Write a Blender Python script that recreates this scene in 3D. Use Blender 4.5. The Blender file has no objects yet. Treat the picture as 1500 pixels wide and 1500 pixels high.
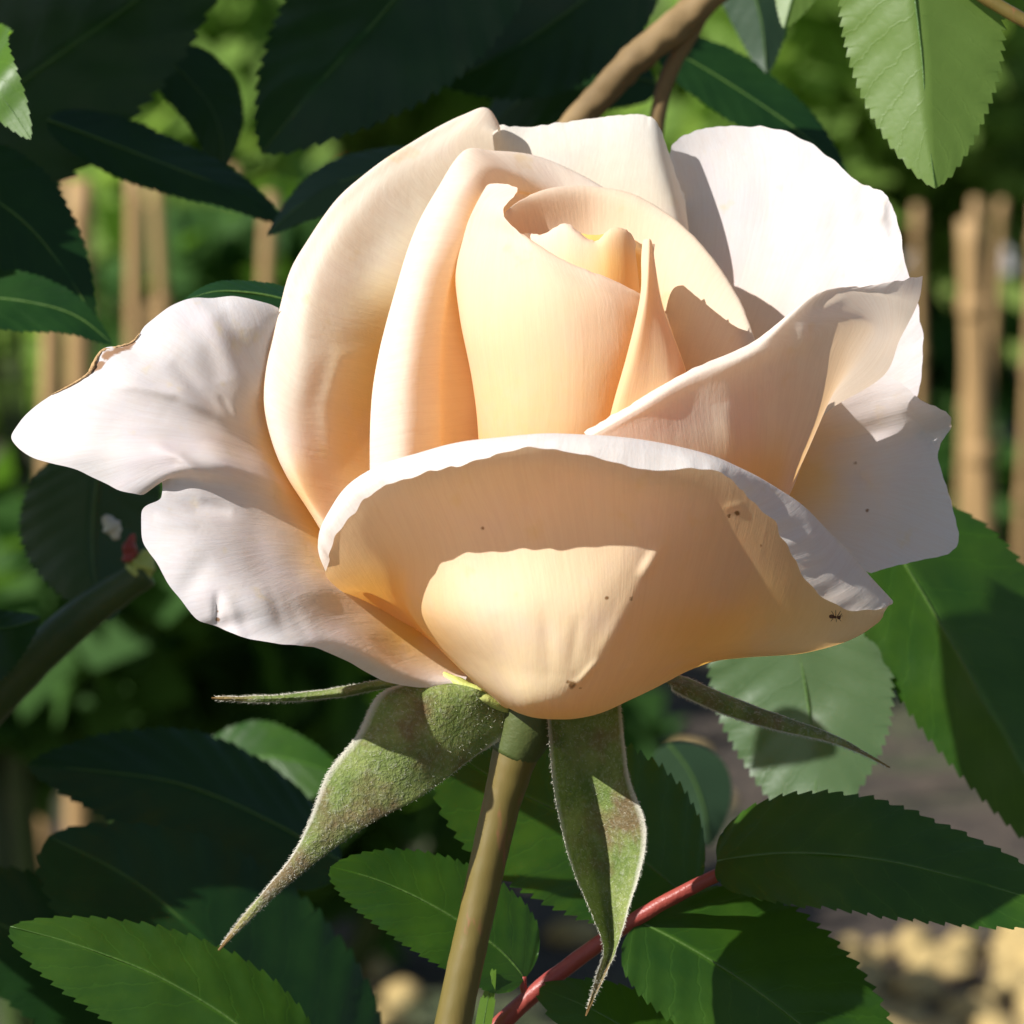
import bpy, bmesh, math, random
import numpy as np
from mathutils import Vector, Matrix, noise
random.seed(7)
R_ = math.radians
sc = bpy.context.scene
COL = sc.collection

# ------------------------------------------------------------------ camera
U = 0.1 / 1500.0                 # size of one photograph pixel at the rose, metres
D0 = 0.45                        # camera to rose, metres
PITCH = R_(-9.0)
ROSE_C = Vector((0, 0, 0.53))
FW = Vector((0, math.cos(PITCH), math.sin(PITCH)))
RT = Vector((1, 0, 0))
UP = RT.cross(FW)
CAM = ROSE_C - FW * D0
cam_d = bpy.data.cameras.new('camera')
cam = bpy.data.objects.new('camera', cam_d); COL.objects.link(cam)
cam.location = CAM
cam.rotation_euler = (math.pi / 2 + PITCH, 0, 0)
cam_d.sensor_width = 36
cam_d.lens = 36 * D0 / 0.1
cam_d.clip_start = 0.01
cam_d.clip_end = 200
cam_d.dof.use_dof = True
cam_d.dof.focus_distance = D0 - 0.008
cam_d.dof.aperture_fstop = 60
sc.camera = cam

def P(px, py, d=0.0):
    """place in the garden for a photograph pixel and a distance d (pixels) behind the rose's middle"""
    dep = D0 + d * U
    k = dep / D0 * U
    return CAM + FW * dep + RT * ((px - 750) * k) + UP * ((750 - py) * k)

# ------------------------------------------------------------------ world, sun, exposure
SUN_TO = (RT * -0.68 - FW * 0.47 + UP * 0.56).normalized()
elev = math.asin(SUN_TO.z)
world = bpy.data.worlds.new('World'); sc.world = world; world.use_nodes = True
wn = world.node_tree.nodes; wl = world.node_tree.links; wn.clear()
sky = wn.new('ShaderNodeTexSky'); sky.sky_type = 'NISHITA'; sky.sun_disc = False
sky.sun_elevation = elev
sky.sun_rotation = math.atan2(SUN_TO.x, SUN_TO.y)
bg = wn.new('ShaderNodeBackground'); bg.inputs['Strength'].default_value = 0.062
wo = wn.new('ShaderNodeOutputWorld')
wl.new(sky.outputs[0], bg.inputs[0]); wl.new(bg.outputs[0], wo.inputs[0])
sun_d = bpy.data.lights.new('sun', 'SUN'); sun_d.energy = 5.0; sun_d.angle = R_(0.5); sun_d.color = (1.0, 0.975, 0.925)
sun = bpy.data.objects.new('sun', sun_d); COL.objects.link(sun)
sun.rotation_euler = (-SUN_TO).to_track_quat('-Z', 'Y').to_euler()
sun.location = ROSE_C + SUN_TO * 5
sc.view_settings.view_transform = 'Standard'
sc.view_settings.look = 'None'
sc.view_settings.exposure = 0.6
sc.view_settings.gamma = 1.0
sc.view_settings.use_curve_mapping = False
sc.render.engine = 'CYCLES'
sc.cycles.max_bounces = 10
sc.cycles.diffuse_bounces = 6
sc.cycles.transmission_bounces = 8
sc.cycles.use_denoising = True
sc.cycles.sample_clamp_indirect = 8

# ------------------------------------------------------------------ material helpers
class NT:
    def __init__(s, name):
        s.m = bpy.data.materials.new(name); s.m.use_nodes = True
        s.t = s.m.node_tree; s.t.nodes.clear()
        s.out = s.t.nodes.new('ShaderNodeOutputMaterial')
    def n(s, kind, **kw):
        o = s.t.nodes.new(kind)
        for k, v in kw.items(): setattr(o, k, v)
        return o
    def l(s, a, b): s.t.links.new(a, b)
    def val(s, sock, v):
        if hasattr(v, 'is_output') or isinstance(v, bpy.types.NodeSocket): s.l(v, sock)
        else:
            if isinstance(v, tuple) and len(v) == 3 and sock.type == 'RGBA': v = (*v, 1)
            sock.default_value = v
    def math(s, op, a, b=0.0, c=0.0, clamp=False):
        o = s.n('ShaderNodeMath', operation=op, use_clamp=clamp)
        for i, v in enumerate((a, b, c)): s.val(o.inputs[i], v)
        return o.outputs[0]
    def mix(s, f, a, b, mode='MIX'):
        o = s.n('ShaderNodeMix', data_type='RGBA', blend_type=mode)
        s.val(o.inputs[0], f)
        for i, v in ((6, a), (7, b)):
            if isinstance(v, tuple) and len(v) == 3: v = (*v, 1)
            s.val(o.inputs[i], v)
        return o.outputs[2]
    def ramp(s, f, stops, interp='LINEAR'):
        o = s.n('ShaderNodeValToRGB'); o.color_ramp.interpolation = interp
        e = o.color_ramp.elements
        while len(e) < len(stops): e.new(0.5)
        for k, (p, c) in zip(e, stops):
            k.position = p; k.color = (*c, 1) if len(c) == 3 else c
        s.l(f, o.inputs[0]); return o.outputs[0]
    def noise(s, vec, scale, detail=3, rough=0.55, dist=0.0):
        o = s.n('ShaderNodeTexNoise'); o.inputs['Scale'].default_value = scale
        o.inputs['Detail'].default_value = detail; o.inputs['Roughness'].default_value = rough
        o.inputs['Distortion'].default_value = dist
        if vec is not None: s.l(vec, o.inputs['Vector'])
        return o.outputs[0]
    def mapped(s, vec, scale=(1, 1, 1), loc=(0, 0, 0)):
        o = s.n('ShaderNodeMapping'); o.inputs['Scale'].default_value = scale; o.inputs['Location'].default_value = loc
        s.l(vec, o.inputs[0]); return o.outputs[0]
    def bump(s, h, strength, dist):
        o = s.n('ShaderNodeBump'); o.inputs['Strength'].default_value = strength; o.inputs['Distance'].default_value = dist
        s.l(h, o.inputs['Height']); return o.outputs[0]

def thin_shader(t, col, trans_col, trans, rough, spec, nrm):
    """a thin leaf of tissue: reflects, and lets some light through"""
    p = t.n('ShaderNodeBsdfPrincipled'); t.val(p.inputs['Base Color'], col)
    t.val(p.inputs['Roughness'], rough); t.val(p.inputs['Specular IOR Level'], spec)
    tr = t.n('ShaderNodeBsdfTranslucent'); t.val(tr.inputs[0], trans_col)
    if nrm is not None:
        t.l(nrm, p.inputs['Normal']); t.l(nrm, tr.inputs['Normal'])
    mx = t.n('ShaderNodeMixShader'); t.val(mx.inputs[0], trans)
    t.l(p.outputs[0], mx.inputs[1]); t.l(tr.outputs[0], mx.inputs[2])
    t.l(mx.outputs[0], t.out.inputs[0])

def petal_material(name, stops, tstops, trans=0.42, lilac=0.25, spots=0.0):
    t = NT(name)
    uv = t.n('ShaderNodeUVMap'); uv.uv_map = 'uv'
    sep = t.n('ShaderNodeSeparateXYZ'); t.l(uv.outputs[0], sep.inputs[0])
    oi = t.n('ShaderNodeObjectInfo')
    geo = t.n('ShaderNodeTexCoord')
    warp = t.noise(geo.outputs['Object'], 90, 3)
    v = t.math('ADD', sep.outputs[1], t.math('MULTIPLY', t.math('SUBTRACT', warp, 0.5), 0.14))
    col = t.ramp(v, stops); tcol = t.ramp(v, tstops)
    # long veins from base to rim
    vein = t.noise(t.mapped(uv.outputs[0], (46, 2.2, 1)), 1.0, 4, 0.6, 0.6)
    vein2 = t.noise(t.mapped(uv.outputs[0], (130, 5, 1)), 1.0, 2, 0.6, 0.4)
    veinc = t.math('MULTIPLY', t.math('ABSOLUTE', t.math('SUBTRACT', vein, 0.5)), 2.0)
    vein3 = t.noise(t.mapped(uv.outputs[0], (85, 3.0, 1), (3, 1, 0)), 1.0, 3, 0.55, 0.8)
    veinc3 = t.math('MULTIPLY', t.math('ABSOLUTE', t.math('SUBTRACT', vein3, 0.5)), 2.0)
    lines = t.math('MAXIMUM', t.ramp(veinc, [(0.0, (.10,) * 3), (0.09, (0,) * 3)]), t.ramp(veinc3, [(0.0, (.09,) * 3), (0.09, (0,) * 3)]))
    col = t.mix(lines, col, (0.66, 0.40, 0.26)); tcol = t.mix(lines, tcol, (0.55, 0.25, 0.08))
    mott = t.noise(geo.outputs['Object'], 700, 4, 0.65)
    col = t.mix(t.ramp(mott, [(0.35, (0,) * 3), (0.75, (.24,) * 3)]), col, (0.80, 0.66, 0.52))
    # apricot pigment, plus the orange glow of light in folds painted as colour
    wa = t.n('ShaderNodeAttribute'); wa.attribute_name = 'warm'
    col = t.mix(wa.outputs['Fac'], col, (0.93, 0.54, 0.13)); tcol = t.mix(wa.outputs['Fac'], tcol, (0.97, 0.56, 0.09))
    # faint lilac and yellow blotches
    b1 = t.noise(geo.outputs['Object'], 140, 4, 0.6)
    col = t.mix(t.ramp(b1, [(0.5, (0,) * 3), (0.72, (lilac,) * 3)]), col, (0.74, 0.62, 0.68))
    b2 = t.noise(t.mapped(geo.outputs['Object'], (1, 1, 1), (.3, .1, .7)), 260, 3, 0.6)
    col = t.mix(t.ramp(b2, [(0.64, (0,) * 3), (0.74, (0.38,) * 3)]), col, (0.78, 0.60, 0.28))
    ma = t.n('ShaderNodeAttribute'); ma.attribute_name = 'mark'
    wr = t.noise(geo.outputs['Object'], 1500, 3)
    mk = t.math('ADD', ma.outputs['Fac'], t.math('MULTIPLY', t.math('SUBTRACT', wr, 0.5), 0.7))
    col = t.mix(t.ramp(mk, [(0.42, (0,) * 3), (0.75, (0.85,) * 3)]), col, (0.30, 0.13, 0.03))
    tcol = t.mix(t.ramp(mk, [(0.42, (0,) * 3), (0.75, (0.85,) * 3)]), tcol, (0.10, 0.04, 0.01))
    h = t.math('ADD', t.math('MULTIPLY', vein, 1.0), t.math('MULTIPLY', vein2, 0.35))
    h = t.math('ADD', h, t.math('MULTIPLY', t.noise(geo.outputs['Object'], 420, 3), 0.8))
    cell = t.n('ShaderNodeTexVoronoi'); cell.inputs['Scale'].default_value = 3200; t.l(geo.outputs['Object'], cell.inputs['Vector'])
    h = t.math('ADD', h, t.math('MULTIPLY', t.noise(t.mapped(uv.outputs[0], (22, 7, 1)), 1.0, 4, 0.6, 0.5), 1.2))
    h = t.math('ADD', h, t.math('MULTIPLY', cell.outputs['Distance'], 0.12))
    h = t.math('SUBTRACT', h, t.math('MULTIPLY', lines, 1.2))
    nrm = t.bump(h, 0.10, 0.0006)
    thin_shader(t, col, tcol, trans, 0.8, 0.1, nrm)
    return t.m

M = {}
T_IN = [(0, (0.90, 0.55, 0.05)), (0.25, (0.95, 0.52, 0.10)), (0.6, (0.95, 0.56, 0.19)), (0.85, (0.90, 0.68, 0.46)), (1, (0.88, 0.76, 0.64))]
T_OUT = [(0, (0.80, 0.52, 0.07)), (0.3, (0.94, 0.52, 0.12)), (0.65, (0.92, 0.62, 0.32)), (1, (0.90, 0.74, 0.60))]
M['petal_heart'] = petal_material('petal_heart', [(0, (0.90, 0.56, 0.12)), (0.35, (0.90, 0.65, 0.31)), (0.65, (0.88, 0.71, 0.46)), (1, (0.85, 0.75, 0.62))], T_IN, 0.44, 0.1)
M['petal_cream'] = petal_material('petal_cream', [(0, (0.90, 0.54, 0.10)), (0.28, (0.91, 0.60, 0.19)), (0.40, (0.91, 0.75, 0.44)), (0.54, (0.90, 0.83, 0.67)), (1, (0.90, 0.86, 0.79))], T_IN, 0.44, 0.2)
M['petal_pale'] = petal_material('petal_pale', [(0, (0.80, 0.66, 0.16)), (0.22, (0.88, 0.56, 0.20)), (0.42, (0.87, 0.62, 0.42)), (0.62, (0.75, 0.69, 0.68)), (1, (0.75, 0.725, 0.73))], T_OUT, 0.34, 0.4)
M['petal_open'] = petal_material('petal_open', [(0, (0.80, 0.66, 0.16)), (0.3, (0.90, 0.54, 0.14)), (0.44, (0.89, 0.56, 0.22)), (0.54, (0.87, 0.66, 0.50)), (0.68, (0.76, 0.69, 0.68)), (1, (0.75, 0.725, 0.74))], T_OUT, 0.34, 0.4)
M['petal_front'] = petal_material('petal_front', [(0, (0.80, 0.72, 0.28)), (0.12, (0.84, 0.74, 0.42)), (0.4, (0.87, 0.72, 0.46)), (0.74, (0.87, 0.73, 0.54)), (0.86, (0.84, 0.81, 0.79)), (1, (0.84, 0.82, 0.80))], T_OUT, 0.38, 0.2)

def leaf_material(name, dark, light, under, trans_col, trans=0.22, rough=0.28, spec=0.4):
    t = NT(name)
    uv = t.n('ShaderNodeUVMap'); uv.uv_map = 'uv'
    sep = t.n('ShaderNodeSeparateXYZ'); t.l(uv.outputs[0], sep.inputs[0])
    geo = t.n('ShaderNodeTexCoord')
    a = t.math('ABSOLUTE', t.math('MULTIPLY', t.math('SUBTRACT', sep.outputs[0], 0.5), 2.0))
    wob = t.noise(t.mapped(uv.outputs[0], (5, 9, 1)), 1.0, 3)
    ph = t.math('ADD', t.math('MULTIPLY', t.math('SUBTRACT', sep.outputs[1], t.math('MULTIPLY', a, 0.22)), 9.0), t.math('MULTIPLY', wob, 0.9))
    fr = t.math('ABSOLUTE', t.math('SUBTRACT', t.math('FRACT', ph), 0.5))
    side = t.ramp(fr, [(0.0, (1,) * 3), (0.06, (0,) * 3)])
    mid = t.ramp(a, [(0.012, (1,) * 3), (0.05, (0,) * 3)])
    n1 = t.noise(geo.outputs['Object'], 130, 4, 0.6)
    n2 = t.noise(geo.outputs['Object'], 900, 3, 0.6)
    col = t.mix(t.ramp(n1, [(0.3, (0,) * 3), (0.7, (1,) * 3)]), dark, light)
    col = t.mix(t.math('MULTIPLY', side, 0.14), col, tuple(min(1, c * 1.9) for c in light))
    col = t.mix(t.math('MULTIPLY', mid, 0.4), col, tuple(min(1, c * 2.4) for c in light))
    gm = t.n('ShaderNodeNewGeometry')
    col = t.mix(gm.outputs['Backfacing'], col, under)
    vo = t.n('ShaderNodeTexVoronoi'); vo.feature = 'DISTANCE_TO_EDGE'; vo.inputs['Scale'].default_value = 800
    t.l(geo.outputs['Object'], vo.inputs['Vector'])
    cells = t.ramp(vo.outputs['Distance'], [(0, (0,) * 3), (0.25, (1,) * 3)])
    h = t.math('SUBTRACT', t.math('MULTIPLY', cells, 0.10), t.math('MULTIPLY', side, 0.45))
    h = t.math('ADD', h, t.math('MULTIPLY', n1, 1.2))
    nrm = t.bump(h, 0.10, 0.0005)
    ro = t.math('ADD', rough, t.math('MULTIPLY', n2, 0.16))
    thin_shader(t, col, trans_col, trans, ro, spec, nrm)
    return t.m

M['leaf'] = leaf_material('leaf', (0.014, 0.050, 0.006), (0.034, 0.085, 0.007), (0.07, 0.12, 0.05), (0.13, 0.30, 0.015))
M['leaf_shaded'] = leaf_material('leaf_shaded', (0.006, 0.026, 0.006), (0.012, 0.042, 0.008), (0.03, 0.06, 0.03), (0.06, 0.16, 0.01), 0.14, 0.3, 0.3)  # leaf green darkened, putting the shade on these leaves into the colour
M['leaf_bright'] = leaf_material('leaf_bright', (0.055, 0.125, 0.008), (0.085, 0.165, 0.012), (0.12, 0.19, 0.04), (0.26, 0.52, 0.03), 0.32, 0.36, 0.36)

def sepal_material():
    t = NT('sepal_skin')
    geo = t.n('ShaderNodeTexCoord'); uv = t.n('ShaderNodeUVMap'); uv.uv_map = 'uv'
    sep = t.n('ShaderNodeSeparateXYZ'); t.l(uv.outputs[0], sep.inputs[0])
    a = t.math('ABSOLUTE', t.math('MULTIPLY', t.math('SUBTRACT', sep.outputs[0], 0.5), 2.0))
    n1 = t.noise(geo.outputs['Object'], 220, 5, 0.65)
    n2 = t.noise(geo.outputs['Object'], 2200, 3, 0.7)
    n3 = t.noise(t.mapped(geo.outputs['Object'], (1, 1, 1), (3, 5, 1)), 150, 4, 0.6)
    col = t.mix(t.ramp(n1, [(0.35, (0,) * 3), (0.68, (1,) * 3)]), (0.105, 0.155, 0.035), (0.25, 0.29, 0.09))
    col = t.mix(t.ramp(n3, [(0.48, (0,) * 3), (0.63, (0.72,) * 3)]), col, (0.15, 0.07, 0.05))
    col = t.mix(t.ramp(n2, [(0.5, (0,) * 3), (0.75, (0.4,) * 3)]), col, (0.45, 0.46, 0.36))     # woolly down
    col = t.mix(t.ramp(a, [(0.86, (0,) * 3), (0.97, (0.7,) * 3)]), col, (0.60, 0.56, 0.50))
    col = t.mix(t.ramp(sep.outputs[1], [(0.8, (0,) * 3), (1.0, (0.8,) * 3)]), col, (0.26, 0.12, 0.05))
    nrm = t.bump(t.math('ADD', n2, t.math('MULTIPLY', n1, 1.5)), 0.6, 0.0005)
    thin_shader(t, col, (0.18, 0.26, 0.04), 0.14, 0.7, 0.2, nrm)
    return t.m
M['sepal'] = sepal_material()

def rough_material(name, c1, c2, scale, rough=0.8, spec=0.25, bump=0.4, bdist=0.0005, stretch=(1, 1, 1), c3=None):
    t = NT(name); geo = t.n('ShaderNodeTexCoord')
    vec = t.mapped(geo.outputs['Object'], stretch)
    n1 = t.noise(vec, scale, 5, 0.6); n2 = t.noise(vec, scale * 6, 3, 0.6)
    col = t.mix(t.ramp(n1, [(0.3, (0,) * 3), (0.7, (1,) * 3)]), c1, c2)
    if c3: col = t.mix(t.ramp(n2, [(0.6, (0,) * 3), (0.72, (0.8,) * 3)]), col, c3)
    p = t.n('ShaderNodeBsdfPrincipled'); t.l(col, p.inputs['Base Color'])
    p.inputs['Roughness'].default_value = rough; p.inputs['Specular IOR Level'].default_value = spec
    t.l(t.bump(t.math('ADD', n1, t.math('MULTIPLY', n2, 0.5)), bump, bdist), p.inputs['Normal'])
    t.l(p.outputs[0], t.out.inputs[0]); return t.m
M['stem'] = rough_material('stem', (0.12, 0.10, 0.022), (0.17, 0.115, 0.03), 120, 0.45, 0.4, 0.25, 0.0004, (1, 1, 0.25), (0.25, 0.10, 0.05))
M['stem_green'] = rough_material('stem_green', (0.03, 0.06, 0.012), (0.06, 0.085, 0.02), 120, 0.5, 0.4)
M['stem_red'] = rough_material('stem_red', (0.24, 0.035, 0.03), (0.30, 0.06, 0.04), 200, 0.42, 0.4)
M['wood'] = rough_material('wood', (0.12, 0.075, 0.03), (0.27, 0.18, 0.08), 60, 0.7, 0.3, 0.5)
M['cane'] = rough_material('cane', (0.28, 0.17, 0.07), (0.42, 0.27, 0.12), 12, 0.6, 0.3, 0.3, 0.002, (1, 1, .2))
M['hip'] = rough_material('hip', (0.06, 0.085, 0.02), (0.09, 0.10, 0.03), 150, 0.5, 0.4)
M['green_heart'] = rough_material('green_heart', (0.36, 0.45, 0.10), (0.48, 0.50, 0.16), 300, 0.5, 0.3)
M['down'] = rough_material('down', (0.50, 0.48, 0.40), (0.62, 0.60, 0.50), 300, 0.8, 0.1)
M['brown_edge'] = rough_material('brown_edge', (0.35, 0.20, 0.09), (0.55, 0.38, 0.20), 500, 0.8, 0.2, 0.7)
M['ant'] = rough_material('ant', (0.06, 0.02, 0.008), (0.10, 0.035, 0.012), 900, 0.35, 0.5)
M['red_petal'] = rough_material('red_petal', (0.35, 0.01, 0.02), (0.5, 0.02, 0.04), 40, 0.6, 0.3)
M['stone'] = rough_material('stone', (0.34, 0.23, 0.08), (0.50, 0.39, 0.19), 30, 0.9, 0.2, 0.6, 0.004)

# ------------------------------------------------------------------ object helpers
def tag(o, label=None, cat=None, group=None, kind=None):
    if label: o['label'] = label
    if cat: o['category'] = cat
    if group: o['group'] = group
    if kind: o['kind'] = kind
    return o
def empty(name, loc, label, cat, group=None):
    o = bpy.data.objects.new(name, None); COL.objects.link(o); o.location = loc
    o.empty_display_size = 0.01
    bpy.context.view_layer.update()
    return tag(o, label, cat, group)
def mesh_obj(name, verts, faces, mat, parent=None, uvs=None, smooth=True):
    me = bpy.data.meshes.new(name)
    off = Vector((0, 0, 0))
    if parent is not None:
        p = parent
        while p is not None: off = off + p.location; p = p.parent
    me.from_pydata([tuple(Vector(v) - off) for v in verts], [], faces)
    if uvs is not None:
        lay = me.uv_layers.new(name='uv')
        li = np.zeros(len(me.loops), dtype=np.int32); me.loops.foreach_get('vertex_index', li)
        lay.data.foreach_set('uv', np.asarray(uvs, dtype=np.float32)[li].ravel())
    if smooth: me.polygons.foreach_set('use_smooth', [True] * len(me.polygons))
    me.materials.append(mat); me.update()
    o = bpy.data.objects.new(name, me); COL.objects.link(o)
    if parent is not None: o.parent = parent
    return o

def spline1(A, n):
    """smooth curve through the rows of A (k, ...) sampled at n places (non-uniform Hermite)"""
    A = np.asarray(A, float); k = len(A)
    if k == 2:
        t = np.linspace(0, 1, n).reshape((-1,) + (1,) * (A.ndim - 1)); return A[0] * (1 - t) + A[1] * t
    dist = np.sqrt(((A[1:] - A[:-1]) ** 2).sum(-1))
    if dist.ndim > 1: dist = dist.reshape(k - 1, -1).mean(1)
    h = np.maximum(dist, 1e-3) ** 0.6
    T = np.concatenate([[0], np.cumsum(h)])
    sh = (-1,) + (1,) * (A.ndim - 1); hh = h.reshape(sh)
    dl = (A[1:] - A[:-1]) / hh
    m = np.zeros_like(A)
    m[1:-1] = (dl[:-1] * hh[1:] + dl[1:] * hh[:-1]) / (hh[1:] + hh[:-1])
    m[0] = 1.5 * dl[0] - 0.5 * m[1]; m[-1] = 1.5 * dl[-1] - 0.5 * m[-2]
    # samples evenly spread over the segments' lengths
    tt = np.linspace(0, T[-1], n)
    i = np.clip(np.searchsorted(T, tt, side='right') - 1, 0, k - 2)
    s = ((tt - T[i]) / h[i]).reshape(sh); hi = h[i].reshape(sh)
    return ((2*s**3 - 3*s**2 + 1) * A[i] + (s**3 - 2*s**2 + s) * hi * m[i] + (-2*s**3 + 3*s**2) * A[i+1] + (s**3 - s**2) * hi * m[i+1])

def grid_faces(nv, nu):
    return [(j*nu+i, j*nu+i+1, (j+1)*nu+i+1, (j+1)*nu+i) for j in range(nv-1) for i in range(nu-1)]

def petal(parent, rows, mat, nu=90, nv=70, ruffle=3.0, freq=0.012, edge=1.0, smooth=3, seed=0, v0=0.0, v1=1.0, name='petal', creases=(), spots=(), warm=(), vfun=None):
    """a petal lofted through rows of (px, py, depth), from its base (first row) to its rim (last row)"""
    n = max(len(r) for r in rows)
    rows = [np.asarray(r, float) if len(r) == n else spline1(r, n) for r in rows]
    G = np.stack(rows)                                  # rows, cols, 3
    G = spline1(G, nv)                                  # nv, cols, 3
    G = spline1(np.swapaxes(G, 0, 1), nu); G = np.swapaxes(G, 0, 1)
    for _ in range(smooth):
        H = G.copy()
        H[1:-1, 1:-1] = 0.5 * G[1:-1, 1:-1] + 0.125 * (G[:-2, 1:-1] + G[2:, 1:-1] + G[1:-1, :-2] + G[1:-1, 2:])
        G = H
    def seg_dist(pts):
        best = np.full(G.shape[:2], 1e9); along = np.zeros(G.shape[:2]); X = G[:, :, :2]
        pts = np.asarray(pts, float); L = np.concatenate([[0], np.cumsum(np.linalg.norm(np.diff(pts, axis=0), axis=1))])
        for k, (a, b) in enumerate(zip(pts[:-1], pts[1:])):
            ab = b - a; tt = np.clip(((X - a) @ ab) / max(ab @ ab, 1e-6), 0, 1)
            dd = np.linalg.norm(X - (a + tt[..., None] * ab), axis=2); m = dd < best
            along[m] = ((L[k] + tt * (L[k+1] - L[k])) / L[-1])[m]; best = np.minimum(best, dd)
        return best, along
    shift = np.zeros(G.shape[:2])
    for pts, w, amp in creases:
        dd, al = seg_dist(pts); shift += amp * np.exp(-(dd / w) ** 2) * (0.12 + 0.88 * np.sin(np.pi * np.clip(al, 0, 1)) ** 0.8)
    G[:, :, 2] += shift
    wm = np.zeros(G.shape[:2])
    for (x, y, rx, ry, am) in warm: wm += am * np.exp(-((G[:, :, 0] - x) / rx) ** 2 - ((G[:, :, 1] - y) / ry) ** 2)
    mark = np.zeros(G.shape[:2])
    for (x, y, r) in spots: mark = np.maximum(mark, np.exp(-(np.linalg.norm(G[:, :, :2] - (x, y), axis=2) / r) ** 2))
    du = np.gradient(G, axis=1); dv = np.gradient(G, axis=0)
    N = np.cross(du, dv); N /= np.maximum(np.linalg.norm(N, axis=2, keepdims=True), 1e-6)
    verts = []; uvs = []
    for j in range(nv):
        v = j / (nv - 1)
        for i in range(nu):
            u = i / (nu - 1); g = G[j, i]
            q = Vector((g[0] * freq + seed * 7.3, g[1] * freq, g[2] * freq))
            a = noise.noise(q) * ruffle * (0.35 + 0.65 * v * v)
            b = noise.noise(Vector((u * 9 + seed, v * 1.5, seed * 3.1))) * ruffle * 0.5 * v       # long soft pleats
            p = g + N[j, i] * (a + b)
            if v > 0.9:                                                                          # slightly uneven rim
                w = (v - 0.9) / 0.1 * edge
                p = p + np.array([noise.noise(Vector((u * 40, seed, 1))), noise.noise(Vector((u * 40, seed, 5))), 0]) * 2.2 * w
            verts.append(P(*p)); uvs.append((u, vfun(u, v) if vfun else v0 + (v1 - v0) * v))
    o = mesh_obj(name, verts, grid_faces(nv, nu), mat, parent, uvs)
    at_ = o.data.attributes.new('mark', 'FLOAT', 'POINT'); at_.data.foreach_set('value', mark.ravel().astype(np.float32))
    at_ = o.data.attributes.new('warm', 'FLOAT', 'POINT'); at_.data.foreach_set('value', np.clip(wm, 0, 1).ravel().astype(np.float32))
    return o

def tube_mesh(path, radii, seg=16, n=40, cap=True, bumpy=0.0, seed=0):
    pts = spline1(np.array([tuple(p) for p in path]) * 1000, n) / 1000
    rad = np.interp(np.linspace(0, 1, n), np.linspace(0, 1, len(radii)), radii)
    V = []; F = []
    t0 = Vector(pts[1] - pts[0]).normalized()
    a = t0.orthogonal().normalized()
    for k in range(n):
        t = Vector(pts[min(k+1, n-1)] - pts[max(k-1, 0)]).normalized()
        a = (a - t * a.dot(t)).normalized(); b = t.cross(a)
        for s in range(seg):
            an = 2 * math.pi * s / seg
            r = rad[k] * (1 + bumpy * noise.noise(Vector((math.cos(an) * 1.5, math.sin(an) * 1.5, k * 0.35 + seed))))
            V.append(Vector(pts[k]) + a * math.cos(an) * r + b * math.sin(an) * r)
    for k in range(n - 1):
        for s in range(seg):
            s2 = (s + 1) % seg
            F.append((k*seg+s, k*seg+s2, (k+1)*seg+s2, (k+1)*seg+s))
    if cap:
        F.append(tuple(range(seg))[::-1]); F.append(tuple((n-1)*seg + s for s in range(seg)))
    return V, F
def tube(name, path, radii, mat, parent=None, **kw):
    V, F = tube_mesh(path, radii, **kw)
    return mesh_obj(name, V, F, mat, parent)

# ------------------------------------------------------------------ the rose
rose = empty('rose', P(662, 1560, 10), 'large open cream and apricot rose on an upright brown green stem', 'rose')

# petal at the back right, pale and fully open
petal(rose, [
 [(900,860,60),(905,850,62),(910,840,64),(915,830,66),(920,820,68),(930,815,70),(940,810,70),(950,810,70),(960,810,70),(970,815,70),(980,820,70),(990,825,72),(1000,830,74),(1005,840,76),(1010,850,78),(1015,860,80)],
 [(985,560,262),(990,540,264),(1005,520,264),(1030,510,260),(1055,510,254),(1080,515,246),(1100,525,236),(1120,540,226),(1135,555,218),(1150,570,210),(1165,585,202),(1180,600,194),(1195,615,188),(1210,630,182),(1220,645,178),(1225,660,176)],
 [(1002,330,318),(1007,300,320),(1030,280,320),(1060,272,316),(1105,275,300),(1150,285,278),(1185,310,256),(1215,345,234),(1235,375,214),(1250,405,198),(1260,435,186),(1268,470,178),(1277,505,172),(1287,540,168),(1292,575,166),(1288,610,166)],
 [(983,232,320),(985,214,324),(1002,198,328),(1038,187,326),(1092,185,316),(1150,192,294),(1205,222,264),(1257,266,226),(1288,278,200),(1305,298,184),(1319,340,168),(1325,385,158),(1338,430,150),(1350,480,146),(1352,540,146),(1344,582,150)],
 ], M['petal_pale'], ruffle=5, seed=1, edge=1.6, nu=140, nv=90,
 creases=[([(1262,268),(1270,310),(1262,345)], 14, 10), ([(1290,285),(1292,330)], 9, -12), ([(1300,330),(1322,360)], 7, 9), ([(1120,230),(1150,420)], 26, 5), ([(1200,260),(1200,430)], 22, -5)], spots=[(1046,285,3)])

# petal at the top, behind the heart
petal(rose, [
 [(780,520,230),(800,520,228),(820,520,226),(840,520,222),(860,520,220),(880,520,216),(900,520,212),(920,520,208),(940,520,205),(960,520,204),(975,520,210),(985,520,220),(990,520,240)],
 [(735,350,250),(760,340,246),(790,335,243),(820,330,240),(850,328,236),(880,328,231),(915,332,225),(950,345,218),(975,365,214),(992,385,214),(1006,400,222),(1015,410,245),(1010,415,280)],
 [(694,262,284),(738,245,272),(775,232,268),(820,225,264),(865,218,260),(905,216,254),(935,220,248),(958,235,242),(975,260,238),(990,290,238),(1002,315,250),(1007,330,277),(1000,340,307)],
 [(698,188,306),(736,184,290),(775,186,290),(815,180,289),(865,173,287),(905,169,284),(938,167,282),(958,174,280),(970,192,282),(984,232,284),(996,268,294),(1003,290,314),(998,300,339)],
 ], M['petal_cream'], ruffle=3, seed=2, edge=1.2)

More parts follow.
